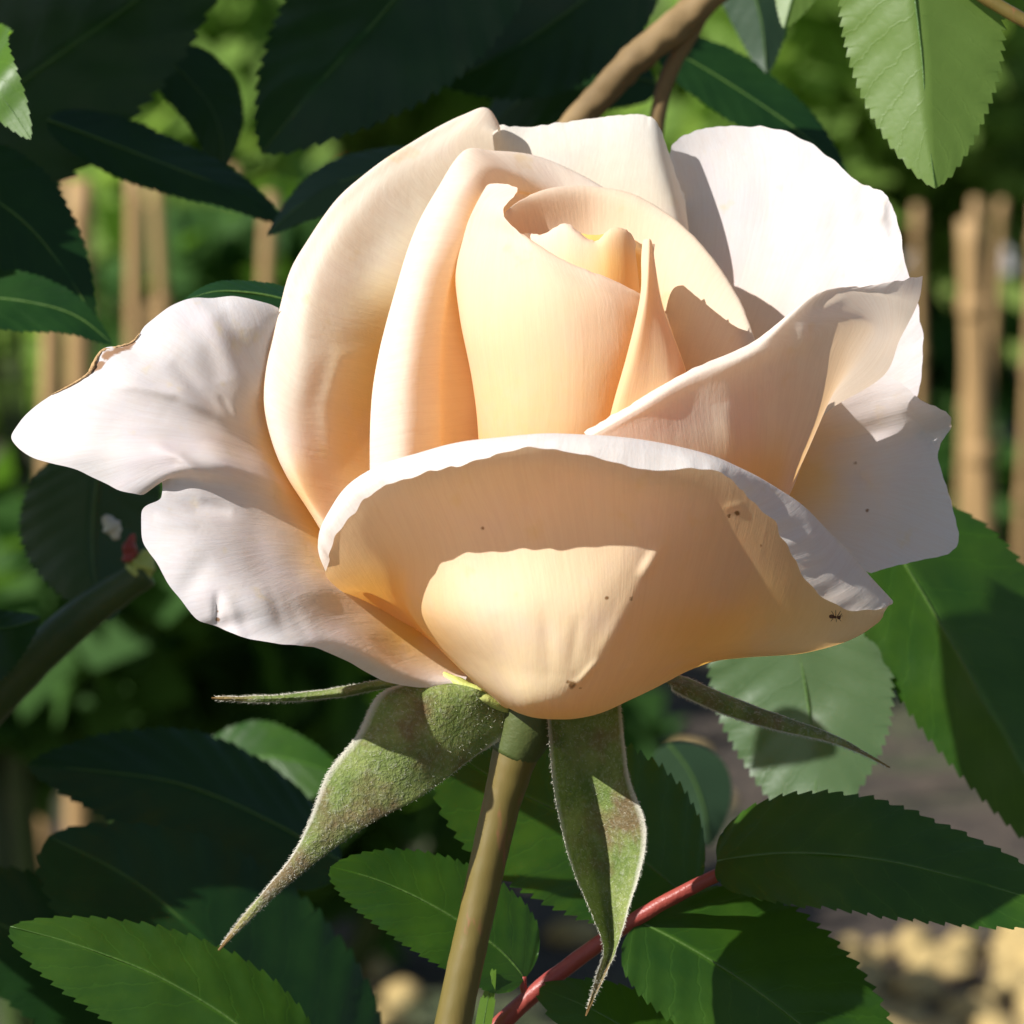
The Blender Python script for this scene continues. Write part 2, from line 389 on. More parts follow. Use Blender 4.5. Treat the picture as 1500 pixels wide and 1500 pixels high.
# wide petal on the left, cupped round the heart with its rim rolled out
petal(rose, [
 [(700,1000,0),(700,985,5),(700,970,10),(700,950,15),(702,930,25),(704,900,40),(710,860,60),(715,820,80),(720,780,100),(725,740,120),(728,700,140),(730,660,160),(735,620,180)],
 [(625,900,-20),(600,830,-2),(585,770,22),(575,700,50),(568,630,72),(566,560,92),(580,495,112),(604,440,118),(640,395,144),(675,355,170),(705,322,206),(728,302,216),(745,292,224)],
 [(568,880,-48),(530,800,-38),(504,735,-24),(488,670,-10),(480,600,4),(487,533,22),(501,468,56),(531,404,96),(574,349,138),(621,305,174),(668,273,198),(705,250,210),(728,240,218)],
 [(538,868,-66),(492,785,-72),(456,722,-62),(440,660,-48),(434,595,-30),(442,527,-6),(453,443,38),(484,369,86),(530,311,130),(585,263,172),(642,225,198),(690,195,212),(722,196,216)],
 [(520,862,-64),(476,778,-70),(436,710,-62),(413,648,-46),(404,575,-22),(416,496,16),(440,410,66),(484,330,116),(540,270,158),(600,226,192),(660,190,214),(702,172,222),(728,190,224)],
 [(512,856,-52),(467,772,-56),(421,702,-44),(396,640,-26),(388,565,-2),(402,478,38),(431,388,88),(485,304,138),(549,242,178),(615,200,208),(679,168,228),(713,159,236),(732,186,236)],
 [(518,856,-20),(474,772,-22),(427,702,-8),(402,640,10),(395,565,38),(409,480,80),(438,392,128),(492,310,176),(555,249,214),(620,207,240),(683,175,258),(715,166,264),(732,190,264)],
 [(540,860,0),(500,780,10),(452,702,24),(428,640,40),(420,570,70),(432,491,110),(460,406,155),(511,328,200),(573,268,235),(634,226,260),(692,191,275),(718,180,278),(732,198,274)],
 ], M['petal_cream'], ruffle=3.6, seed=3, nv=100, nu=110, creases=[([(560,510),(500,525),(476,600),(482,680)], 12, -4), ([(560,330),(520,480)], 30, 4)], warm=[(520,640,46,120,.75),(440,730,40,60,.6),(560,500,30,70,.4)])

# inner petal left of the heart: upright, its rim a fat roll
cols = [
 [(700,800,10),(652,795,-10),(640,790,-60),(590,790,-115),(550,790,-85),(556,790,-40),(575,790,0)],
 [(722,650,28),(654,655,-6),(641,655,-48),(593,660,-98),(544,670,-76),(552,668,-30),(575,668,10)],
 [(718,545,44),(654,541,6),(641,540,-30),(596,545,-72),(549,556,-50),(556,558,-6),(580,556,30)],
 [(716,445,66),(663,434,28),(651,432,0),(612,438,-30),(575,446,-10),(582,448,34),(604,452,70)],
 [(735,350,120),(700,343,84),(690,342,48),(650,336,18),(609,338,34),(614,344,76),(638,352,108)],
 [(750,320,140),(726,293,116),(718,290,92),(684,268,68),(642,276,80),(648,282,118),(678,286,142)],
 [(765,320,160),(744,284,148),(738,276,134),(714,243,114),(680,221,124),(684,226,158),(706,240,190)],
 [(795,330,190),(778,290,180),(774,281,168),(757,252,152),(722,222,164),(726,228,196),(746,248,225)],
 [(840,345,205),(830,312,198),(828,302,190),(816,272,182),(788,230,194),(790,235,220),(800,254,245)],
 [(885,365,198),(881,332,194),(880,322,188),(872,298,184),(860,262,196),(862,266,222),(868,280,240)],
 [(930,390,184),(930,360,180),(930,352,176),(928,332,174),(925,302,184),(926,306,205),(928,318,220)],
]
base = [(760,900,40)] * len(cols)
petal(rose, [[(730+3*i,860-14*i,20+14*i) for i in range(11)]] + [[c[k] for c in cols] for k in range(7)], M['petal_cream'], ruffle=2.4, seed=4, edge=2, warm=[(672,560,26,150,.3),(700,330,16,60,.4)], nv=110, nu=110, v0=0.15, smooth=1)

# right inner petal: a cup round the heart, we look into its lit inner face
petal(rose, [
 [(800,820,60),(815,820,66),(830,820,70),(850,820,72),(870,820,70),(890,820,60),(910,820,48),(930,820,36),(945,820,20),(955,820,0)],
 [(745,440,70),(790,440,90),(835,445,102),(875,450,108),(912,460,98),(945,490,78),(978,545,42),(1005,605,0),(1022,660,-40),(1030,700,-70)],
 [(738,352,64),(770,340,102),(820,332,134),(868,330,150),(915,338,142),(956,370,118),(1000,440,66),(1040,515,10),(1066,568,-50),(1080,610,-90)],
 [(738,322,58),(762,300,96),(806,282,130),(866,280,154),(918,290,150),(968,318,128),(1022,378,80),(1070,452,22),(1096,512,-45),(1105,570,-90)],
 [(740,312,62),(764,292,102),(804,275,138),(866,272,164),(920,282,160),(974,310,136),(1032,366,86),(1081,438,30),(1108,508,-40),(1116,570,-85)],
 [(744,316,80),(768,298,120),(808,284,158),(866,282,186),(922,292,182),(976,322,158),(1034,378,108),(1080,448,50),(1106,515,-18),(1114,575,-65)],
 ], M['petal_heart'], ruffle=2.6, seed=5, edge=2.4, nv=80, v0=0.2)

# small petals in the mouth of the heart, with a wavy rim
petal(rose, [
 [(790,580,20),(800,580,10),(810,580,0),(825,580,-10),(840,580,-16),(855,580,-16),(870,580,-10),(885,580,0),(905,580,15),(925,580,30)],
 [(754,430,-10),(772,430,-64),(800,430,-98),(832,432,-116),(862,436,-124),(880,438,-126),(896,440,-122),(914,442,-112),(928,446,-98),(938,452,-70)],
 [(754,374,-4),(770,368,-50),(796,368,-82),(830,360,-100),(861,372,-110),(877,374,-114),(893,366,-114),(912,366,-108),(925,374,-96),(934,394,-76)],
 [(756,356,2),(769,347,-42),(796,346,-72),(829,333,-90),(861,354,-102),(876,357,-106),(892,343,-106),(910,339,-102),(923,347,-94),(931,366,-80)],
 [(758,352,14),(770,342,-34),(796,342,-64),(829,327,-80),(861,350,-92),(876,352,-98),(892,337,-98),(910,334,-94),(924,342,-88),(932,360,-76)],
 ], M['petal_heart'], nu=100, nv=60, ruffle=1.2, seed=6, edge=0.6, v0=0.3, smooth=1, warm=[(905,390,36,60,.7),(845,410,60,40,.3)])
petal(rose, [
 [(800,560,60),(820,560,60),(850,560,60),(890,560,60),(930,560,70)],
 [(800,420,40),(830,420,20),(862,420,10),(900,420,10),(950,430,40)],
 [(808,360,20),(836,356,-20),(866,358,-34),(902,352,-36),(948,374,-20)],
 [(812,346,20),(838,340,-14),(868,344,-28),(903,342,-30),(944,360,-14)],
 ], M['petal_heart'], nu=50, nv=40, ruffle=1.2, seed=7, edge=0.6, v0=0.1, v1=0.55, warm=[(870,360,60,40,.9)])
petal(rose, [
 [(790,520,90),(820,520,60),(850,520,50),(880,520,60),(905,520,90)],
 [(775,390,80),(812,382,40),(850,380,28),(885,382,40),(915,392,80)],
 [(780,358,76),(815,352,50),(850,354,40),(878,362,46),(896,374,60)],
 [(788,346,80),(818,342,58),(850,345,50),(876,356,56),(892,368,64)],
 ], M['petal_heart'], nu=50, nv=30, ruffle=1.6, seed=8, v0=0.1, v1=0.7)

# petal wrapped over the right of the heart with a thin bright edge
petal(rose, [
 [(860,840,-90),(856,840,-110),(868,840,-120),(895,840,-110),(930,840,-80),(958,840,-30),(962,840,40),(962,840,80)],
 [(906,620,-178),(892,616,-206),(901,618,-218),(940,622,-212),(985,626,-196),(1012,630,-150),(1014,632,-60),(1010,632,60)],
 [(934,522,-172),(918,520,-200),(927,522,-212),(952,524,-204),(984,530,-188),(1003,546,-146),(1004,548,-50),(1001,548,70)],
 [(953,432,-158),(938,430,-186),(945,432,-198),(956,434,-190),(965,440,-174),(971,448,-136),(971,450,-40),(968,450,70)],
 [(957,378,-132),(940,376,-158),(949,378,-170),(955,380,-160),(959,386,-144),(961,394,-112),(960,396,-40),(957,396,60)],
 [(959,358,-110),(942,352,-134),(950,350,-144),(955,354,-134),(957,362,-118),(958,372,-90),(956,376,-30),(953,376,40)],
 ], M['petal_heart'], ruffle=1.2, nu=110, nv=90, seed=9, edge=0.3, v0=0.15, v1=0.8, smooth=1)

# tall petal that closes the front of the heart
petal(rose, [
 [(740,880,30),(735,880,0),(740,880,-60),(770,880,-110),(805,880,-130),(845,880,-120),(890,880,-80),(930,880,-20)],
 [(712,650,60),(702,650,0),(712,650,-80),(755,655,-152),(810,655,-182),(865,652,-180),(920,648,-140),(965,645,-60)],
 [(706,560,70),(698,560,5),(696,560,-80),(748,560,-158),(812,560,-190),(872,560,-190),(930,560,-150),(980,560,-60)],
 [(684,470,80),(676,468,10),(684,468,-76),(742,472,-152),(808,476,-186),(872,486,-188),(930,500,-160),(985,520,-70)],
 [(676,400,85),(666,396,24),(690,392,-56),(742,396,-128),(802,414,-168),(866,434,-178),(926,456,-158),(985,490,-80)],
 [(688,345,90),(678,342,44),(706,336,-30),(742,346,-88),(792,378,-138),(856,408,-162),(920,434,-150),(980,470,-90)],
 [(700,308,94),(698,300,40),(722,294,-34),(742,324,-88),(786,362,-122),(850,394,-150),(918,424,-146),(978,462,-96)],
 [(712,286,90),(718,271,30),(758,277,-40),(738,316,-84),(780,355,-112),(846,389,-142),(918,421,-140),(978,460,-96)],
 ], M['petal_heart'], ruffle=3.6, nu=110, nv=100, seed=10, edge=0.7, smooth=2, v0=0.1)

# right petal low down, open and pale, in the flower's own shade
petal(rose, [
 [(980,900,40),(985,895,42),(990,890,44),(995,885,46),(1000,880,48),(1005,880,48),(1010,880,46),(1015,885,44),(1015,890,40),(1010,895,36),(1005,900,30),(1000,905,26)],
 [(1130,650,96),(1145,640,96),(1160,640,94),(1165,650,92),(1165,665,90),(1160,685,86),(1155,705,82),(1150,725,76),(1145,745,70),(1140,765,62),(1125,790,52),(1100,810,40)],
 [(1190,590,96),(1225,580,100),(1255,590,102),(1275,610,106),(1285,632,118),(1286,655,116),(1284,680,112),(1284,710,104),(1280,735,96),(1268,760,84),(1240,785,70),(1200,815,52)],
 [(1215,560,100),(1290,548,100),(1328,568,96),(1352,588,96),(1386,602,104),(1392,626,138),(1374,662,130),(1388,716,120),(1404,780,106),(1394,808,96),(1330,824,74),(1276,840,52)],
 ], M['petal_open'], ruffle=5, seed=11, edge=1.2, nu=120, nv=80, creases=[([(1330,600),(1365,640),(1374,664)], 9, 8), ([(1230,640),(1290,760)], 24, 6), ([(1250,690),(1272,712)], 8, 4)],
 spots=[(1252,678,4),(1270,747,4)], warm=[(1190,690,50,70,.6)])

# right front petal: rim rolled out along the top, pointed lobe folded back at the right
petal(rose, [
 [(880,900,-120),(920,905,-110),(960,905,-95),(990,900,-75),(1010,890,-50),(1020,880,-20),(1020,870,10)],
 [(900,720,-215),(960,760,-205),(1030,790,-175),(1090,790,-130),(1142,745,-76),(1150,730,0),(1130,720,50)],
 [(882,672,-238),(950,680,-225),(1030,690,-195),(1100,690,-150),(1172,672,-74),(1180,664,-4),(1170,655,60)],
 [(872,655,-244),(945,632,-235),(1020,615,-205),(1100,600,-168),(1206,590,-74),(1216,585,4),(1216,600,72)],
 [(866,648,-246),(942,612,-240),(1018,575,-212),(1100,545,-180),(1232,516,-82),(1266,530,-6),(1298,546,66)],
 [(862,644,-246),(940,602,-244),(1018,558,-216),(1104,522,-185),(1250,470,-88),(1290,485,-24),(1318,498,44)],
 [(860,640,-244),(935,595,-242),(1012,549,-214),(1100,512,-182),(1176,460,-150),(1268,432,-72),(1338,458,10)],
 [(858,637,-236),(932,591,-232),(1008,545,-204),(1098,506,-172),(1192,434,-140),(1258,425,-86),(1347,436,2)],
 [(856,634,-215),(930,589,-212),(1008,546,-184),(1098,505,-152),(1206,428,-126),(1280,418,-62),(1352,404,8)],
 ], M['petal_cream'], ruffle=2.2, seed=12, edge=1.0, nu=150, nv=120, smooth=2,
 vfun=lambda u, v: v + (1 - v) * 0.85 * min(1, max(0, (u - 0.58) / 0.25)), creases=[([(1190,448),(1206,452),(1240,434)], 8, 4), ([(1178,470),(1178,520)], 12, -6), ([(1100,560),(1130,690)], 22, 5), ([(1060,590),(1080,680)], 16, -4)], warm=[(1110,690,60,40,.5)])

# broad left petal lying open, crinkled, with a dried brown edge
edge_ = [(408,452,40),(370,438,30),(320,434,20),(265,441,0),(215,475,-20),(195,500,-30),(150,515,-40),(128,548,-55),(80,575,-65),(30,615,-80),(17,645,-90),(50,670,-110),(120,692,-130),(170,716,-140),(205,722,-140),(232,703,-120),(237,728,-150),(208,748,-170),(212,795,-190),(245,850,-210),(290,908,-220),(320,918,-215),(352,932,-226),(410,945,-222),(460,948,-186),(510,970,-128),(560,996,-84),(620,1007,-50),(680,1000,-20)]
mid1 = [(412,475,50),(385,475,20),(340,480,-15),(300,490,-40),(265,510,-48),(245,528,-56),(220,550,-72),(205,575,-88),(185,598,-100),(172,622,-115),(165,640,-125),(190,655,-138),(225,668,-148),(252,680,-150),(268,690,-148),(282,703,-130),(288,732,-140),(282,765,-166),(298,800,-188),(330,845,-204),(368,880,-210),(388,896,-208),(410,908,-200),(450,922,-178),(490,935,-152),(530,955,-122),(575,980,-84),(625,997,-48),(682,996,-14)]
mid2 = [(408,515,60),(396,530,35),(378,545,5),(362,560,-20),(345,575,-32),(335,590,-40),(322,602,-50),(318,615,-52),(315,628,-62),(314,640,-75),(318,652,-85),(328,664,-95),(342,676,-100),(356,690,-100),(364,705,-92),(370,720,-84),(378,742,-86),(388,766,-92),(400,792,-100),(420,820,-106),(445,848,-108),(462,866,-106),(478,884,-100),(502,904,-88),(532,926,-72),(562,946,-54),(602,970,-34),(642,988,-20),(686,990,-4)]
inn = [(430,560,95),(430,580,80),(428,600,72),(425,618,66),(424,632,60),(426,648,55),(430,662,50),(434,676,45),(438,688,42),(444,698,40),(450,710,38),(458,722,34),(466,735,30),(474,746,26),(482,758,22),(490,770,18),(500,785,14),(512,802,8),(525,820,2),(540,840,-2),(555,858,-4),(570,874,-5),(585,890,-5),(602,906,-5),(622,926,-5),(642,946,-5),(662,962,-3),(682,978,0),(702,986,8)]
bas = [(700 + 3 * i, 930 + 2.2 * i, 60 - 1.5 * i) for i in range(29)]
left_petal = petal(rose, [bas, inn, mid2, mid1, edge_], M['petal_open'], ruffle=4, seed=13, edge=1.6, nu=260, nv=130, freq=0.016, smooth=2,
 creases=[([(262,452),(303,500),(325,560)], 16, 5.6), ([(310,442),(352,500),(378,545)], 15, 5.0), ([(250,530),(290,572),(340,610)], 11, 5.6), ([(322,580),(334,598),(346,616)], 5, 3.7), ([(128,560),(200,564),(262,578),(350,630)], 10, -8.1), ([(240,612),(300,640),(350,700)], 18, -5.6), ([(222,652),(262,668),(306,706)], 9, -8.1), ([(246,716),(290,740),(340,752)], 11, 9.9), ([(225,755),(262,764),(290,772)], 9, -5.0), ([(319,868),(318,890),(318,916)], 5, 6.2), ([(330,872),(340,900),(354,940)], 10, -5.0), ([(390,850),(420,930)], 10, 2.5), ([(430,870),(470,945)], 10, -2.5), ([(310,810),(262,880)], 16, 3.7), ([(180,600),(140,680)], 22, 3.1), ([(300,470),(330,450)], 14, -3.1)],
 warm=[(600,930,60,50,.85),(470,790,34,70,.7),(420,680,24,60,.35)],
 spots=[(319,908,5),(320,896,3)] + [(195 - k * 3.6, 501 + 1.9 * k + (6 if 12 < k < 22 else 0) + (k % 3), 4.5 + (k % 4)) for k in range(34)])
# dried edge: a thin crumpled strip
pth = [(205,488,-26),(192,502,-30),(170,509,-36),(150,514,-41),(140,528,-48),(130,547,-56),(104,564,-62),(76,578,-66)]
V, F = tube_mesh([P(*p) for p in pth], [.8*U, 1.6*U, 2*U, 2.4*U, 3*U, 2*U, 1.6*U, .6*U], seg=8, n=90, bumpy=.8, seed=3)
mesh_obj('dried_edge', V, F, M['brown_edge'], left_petal)

# great front petal: bowl with the rim rolled forward
crest = [(466,800,-170),(472,770,-215),(500,722,-265),(545,688,-300),(620,662,-330),(700,645,-345),(783,637,-350),(870,640,-350),(950,648,-340),(1030,664,-315),(1090,691,-285),(1140,716,-250),(1180,745,-220),(1215,780,-200),(1250,815,-180),(1280,848,-165),(1297,868,-155),(1306,880,-150)]
lip =   [(476,838,-195),(490,792,-250),(520,748,-305),(560,714,-350),(630,692,-390),(700,674,-412),(783,656,-420),(860,668,-422),(950,688,-416),(1035,687,-392),(1075,708,-362),(1105,740,-332),(1135,766,-318),(1160,810,-318),(1190,862,-308),(1245,892,-280),(1285,893,-236),(1303,886,-176)]
lipm =  [(468,818,-195),(478,778,-245),(508,732,-300),(550,698,-342),(624,674,-378),(700,656,-396),(783,644,-402),(866,650,-404),(950,664,-396),(1034,672,-368),(1086,696,-336),(1126,726,-298),(1162,756,-280),(1194,798,-274),(1226,845,-262),(1268,874,-242),(1295,884,-206),(1307,884,-162)]
under = [(474,832,-140),(490,800,-185),(520,760,-225),(560,730,-256),(630,705,-282),(700,690,-293),(783,680,-298),(870,690,-298),(950,705,-288),(1030,712,-268),(1085,737,-238),(1130,765,-206),(1170,800,-178),(1200,838,-158),(1230,868,-145),(1260,888,-138),(1282,894,-138),(1296,896,-140)]
f800 =  [(484,852,-100),(514,842,-118),(560,826,-150),(598,814,-212),(670,805,-268),(740,800,-292),(810,798,-306),(880,796,-310),(945,798,-300),(1010,812,-252),(1060,832,-208),(1110,852,-168),(1150,876,-140),(1190,900,-118),(1220,915,-108),(1250,922,-104),(1272,918,-108),(1292,906,-120)]
f900 =  [(520,880,-40),(556,886,-38),(593,893,-45),(607,898,-135),(682,900,-265),(755,900,-312),(825,900,-326),(885,900,-322),(932,905,-292),(982,912,-240),(1030,918,-186),(1070,928,-142),(1110,938,-112),(1150,948,-90),(1180,952,-80),(1212,948,-78),(1245,938,-84),(1278,918,-102)]
f970 =  [(585,922,20),(625,950,10),(665,972,0),(675,975,-110),(722,976,-242),(765,980,-292),(825,984,-312),(872,982,-304),(912,978,-272),(950,974,-222),(982,970,-172),(1012,968,-130),(1040,966,-98),(1075,963,-76),(1110,962,-66),(1145,960,-62),(1180,956,-62),(1225,945,-75)]
f1030 = [(645,975,40),(688,1000,20),(717,1017,-20),(722,1018,-120),(750,1027,-216),(776,1032,-262),(815,1035,-274),(850,1033,-262),(886,1026,-226),(920,1016,-180),(950,1005,-138),(980,992,-104),(1005,980,-80),(1035,970,-60),(1065,965,-48),(1105,961,-40),(1140,958,-36),(1180,950,-44)]
f1048 = [(670,990,60),(704,1012,30),(734,1033,-10),(741,1035,-72),(760,1044,-142),(784,1050,-186),(817,1052,-196),(848,1050,-186),(884,1042,-160),(918,1028,-130),(950,1013,-102),(980,997,-76),(1005,984,-58),(1035,972,-44),(1065,965,-36),(1105,961,-32),(1140,958,-30),(1180,950,-40)]
fb =    [(735,1005,50),(742,1010,40),(750,1016,20),(760,1022,0),(775,1030,-20),(790,1034,-30),(805,1036,-30),(820,1034,-25),(835,1028,-15),(850,1020,-5),(862,1012,5),(872,1004,14),(880,998,20),(890,992,26),(900,986,32),(910,982,36),(920,976,40),(930,970,45)]
petal(rose, [fb, f1048, f1030, f970, f900, f800, under, crest, lipm, lip], M['petal_front'], ruffle=3.2, seed=14, edge=2.8, warm=[(545,870,75,48,.75),(610,950,50,50,.8),(1030,930,110,55,.6),(1180,900,120,50,.3),(1000,800,260,90,.12)], nu=260, nv=220, smooth=2,  # apricot here also paints the orange glow of the shaded left wing
 creases=[([(968,798),(955,822),(938,850)], 9, -9), ([(940,850),(915,905),(880,965),(845,1002)], 16, -7), ([(880,965),(850,998),(836,1004)], 6, -5), ([(905,985),(930,975)], 5, -3), ([(800,690),(770,760)], 26, 6), ([(720,900),(760,1010)], 14, 2.5), ([(800,880),(805,1000)], 12, 2.5), ([(850,900),(835,980)], 9, 2), ([(1090,740),(1060,745)], 5, 3)],
 spots=[(838,1003,7),(832,999,4),(889,876,4),(924,877,3.5),(707,774,4.5),(1080,752,5),(1068,756,4),(850,1008,3),(1115,800,3)])

# hip, green heart showing between the petals, stem
tube('hip', [P(790,985,20), P(785,1020,15), P(776,1052,10), P(762,1085,8), P(750,1110,8)], [46*U, 52*U, 50*U, 40*U, 33*U], M['hip'], rose, n=24, seg=24)
tube('calyx_shoulder', [P(645,985,-4), P(672,1002,-24), P(704,1020,-34), P(745,1040,-20)], [4*U, 9*U, 11*U, 6*U], M['green_heart'], rose, n=20, bumpy=0.4)
tube('stem', [P(756,1100,8), P(742,1150,8), P(722,1230,8), P(698,1340,8), P(676,1440,8), P(652,1560,10)], [34*U, 28*U, 26.5*U, 26*U, 26.5*U, 28*U], M['stem'], rose, n=60, seg=24, bumpy=0.03)

# sepals, hairy, bent down
def hairs(name, roots, dirs, length, mat, parent, w=0.9):
    V = []; F = []
    for r, d in zip(roots, dirs):
        L = length * random.uniform(.5, 1.25)
        d = (d + Vector((random.gauss(0, .35), random.gauss(0, .35), random.gauss(0, .35)))).normalized()
        s = d.orthogonal().normalized() * w * U * 0.5
        k = len(V); c = r + d * L * 0.55 + Vector((random.gauss(0, .1), random.gauss(0, .1), random.gauss(0, .1))) * L
        V += [r - s, r + s, c + s * .6, c - s * .6, r + d * L]
        F += [(k, k+1, k+2, k+3), (k+3, k+2, k+4)]
    return mesh_obj(name, V, F, mat, parent, smooth=False)

def sepal(rows, nu=40, nv=110, ruffle=2.0, seed=0, hair=True, n_face=1500):
    s = petal(rose, rows, M['sepal'], nu=nu, nv=nv, ruffle=ruffle, freq=0.03, edge=0, seed=seed, smooth=1, name='sepal')
    if hair:
        me = s.data; off = rose.location
        co = [v.co + off for v in me.vertices]; no = [v.normal.copy() for v in me.vertices]
        rts = []; drs = []
        rnd = random.Random(seed)
        for e in (0, nu - 1):
            inn_ = 1 if e == 0 else nu - 2
            for j in range(1, nv - 3):
                for q in range(5):
                    f = rnd.random(); a = co[j*nu+e].lerp(co[(j+1)*nu+e], f)
                    outd = (co[j*nu+e] - co[j*nu+inn_]).normalized()
                    al = (co[(j+1)*nu+e] - co[j*nu+e]).normalized()
                    rts.append(a); drs.append(outd + al * 0.9 + no[j*nu+e] * rnd.uniform(-.5, .5))
        fr = hairs('hair_fringe', rts, drs, 4.6*U, M['down'], s, 0.6)
        rts = []; drs = []
        for q in range(n_face):
            j = rnd.randrange(2, nv - 8); i = rnd.randrange(1, nu - 1)
            nn = no[j*nu+i]
            if nn.dot(FW) > 0: nn = -nn
            al = (co[(j+1)*nu+i] - co[j*nu+i]).normalized(); sd = (co[j*nu+i+1] - co[j*nu+i])
            rts.append(co[j*nu+i].lerp(co[(j+1)*nu+i], rnd.random()) + sd * rnd.random()); drs.append(nn * 0.35 + al * 0.6 + sd.normalized() * rnd.gauss(0, .5))
        h2 = hairs('down', rts, drs, 4.8*U, M['down'], s, 0.4)
        fr['kind'] = 'stuff'; h2['kind'] = 'stuff'
    return s
sepal([
 [(640,1000,-8),(668,1002,-35),(700,1010,-46),(730,1026,-30),(764,1046,0)],
 [(562,1012,-46),(600,1022,-60),(645,1046,-62),(700,1068,-38),(744,1076,-12)],
 [(522,1078,-70),(562,1088,-82),(608,1106,-80),(655,1126,-54),(690,1112,-32)],
 [(480,1132,-84),(512,1144,-94),(555,1160,-92),(600,1172,-78),(626,1160,-64)],
 [(454,1200,-98),(474,1204,-106),(498,1212,-106),(525,1216,-98),(545,1204,-84)],
 [(430,1250,-100),(438,1254,-108),(450,1258,-108),(464,1260,-104),(474,1254,-94)],
 [(394,1296,-102),(398,1300,-108),(404,1304,-108),(411,1304,-106),(417,1300,-100)],
 [(352,1346,-104),(355,1349,-107),(358,1351,-107),(362,1351,-106),(365,1349,-103)],
 [(319,1392,-104),(320,1392,-105),(320,1392,-105),(321,1392,-105),(322,1391,-104)],
 ], seed=21)
sepal([
 [(802,1035,-40),(825,1044,-30),(856,1048,-24),(886,1042,-28),(908,1026,-44)],
 [(804,1080,-46),(828,1086,-24),(858,1090,-12),(890,1086,-24),(913,1078,-48)],
 [(812,1160,-52),(838,1164,-20),(866,1166,0),(896,1156,-26),(922,1140,-58)],
 [(828,1236,-56),(850,1240,-20),(880,1242,4),(912,1230,-32),(946,1214,-66)],
 [(846,1292,-58),(862,1296,-26),(884,1300,-2),(908,1290,-36),(938,1276,-68)],
 [(868,1342,-60),(876,1346,-38),(890,1348,-18),(904,1342,-44),(920,1334,-68)],
 [(884,1390,-62),(888,1392,-52),(893,1392,-42),(899,1390,-52),(905,1384,-64)],
 [(874,1428,-64),(877,1430,-60),(881,1430,-56),(885,1428,-60),(889,1424,-64)],
 [(857,1488,-66),(858,1488,-67),(858,1488,-67),(859,1488,-67),(859,1487,-66)],
 ], seed=22, n_face=900)
sepal([
 [(640,992,40),(636,996,20),(634,1000,10),(634,1006,10)],
 [(570,994,40),(562,998,15),(560,1004,10),(562,1010,20)],
 [(500,1006,30),(494,1010,10),(492,1016,6),(494,1022,14)],
 [(430,1016,20),(426,1018,8),(424,1022,4),(426,1028,10)],
 [(370,1020,14),(368,1021,6),(367,1024,4),(368,1029,8)],
 [(310,1022,8),(310,1022,6),(310,1023,6),(310,1024,8)],
 ], seed=23, nu=20, n_face=250)
sepal([
 [(930,985,60),(945,990,35),(965,995,22),(985,1004,20)],
 [(982,986,70),(985,994,44),(988,1002,30),(986,1012,30)],
 [(1064,1018,84),(1062,1026,60),(1058,1036,50),(1052,1044,50)],
 [(1150,1050,94),(1147,1056,78),(1142,1064,70),(1136,1070,70)],
 [(1216,1074,100),(1214,1077,92),(1212,1082,88),(1210,1086,88)],
 [(1262,1098,104),(1261,1099,101),(1260,1101,99),(1258,1103,99)],
 [(1304,1124,108),(1304,1124,107),(1303,1125,107),(1303,1125,107)],
 ], seed=24, nu=20, n_face=250)

# little ant on the front petal's right corner
def ant():
    c = P(1224, 903, -132)
    bm = bmesh.new()
    for (x, y, r, k) in ((-6, 0, 3.0, 1.25), (-1, -1, 2.0, 1.3), (4.5, -1.5, 2.6, 1.1)):
        mm = Matrix.Translation(c + RT * x * U + UP * y * U - FW * 3 * U) @ Matrix.Diagonal((r*k*U, r*U, r*U, 1))
        bmesh.ops.create_uvsphere(bm, u_segments=12, v_segments=8, radius=1, matrix=mm)
    for (x0, x1, y1) in ((-2, -6, 8), (0, 0, 9), (2, 7, 8), (-2, -7, -7), (0, 1, -8), (2, 8, -7), (5, 9, 4), (5, 10, 1)):
        a = c + RT * x0 * U - FW * 3 * U; b = c + RT * x1 * U + UP * y1 * U - FW * 1 * U
        m_ = (a + b) / 2 - FW * 3 * U
        vs, fs = tube_mesh([a, m_, b], [.55*U, .5*U, .35*U], seg=5, n=6)
        bv = [bm.verts.new(v) for v in vs]
        for f in fs: bm.faces.new([bv[i] for i in f])
    me = bpy.data.meshes.new('ant'); bmesh.ops.translate(bm, verts=bm.verts, vec=-c); bm.to_mesh(me); bm.free()
    me.polygons.foreach_set('use_smooth', [True] * len(me.polygons)); me.materials.append(M['ant'])
    o = bpy.data.objects.new('ant', me); COL.objects.link(o); o.location = c
    tag(o, 'tiny brown ant on the right corner of the front petal', 'ant')
ant()
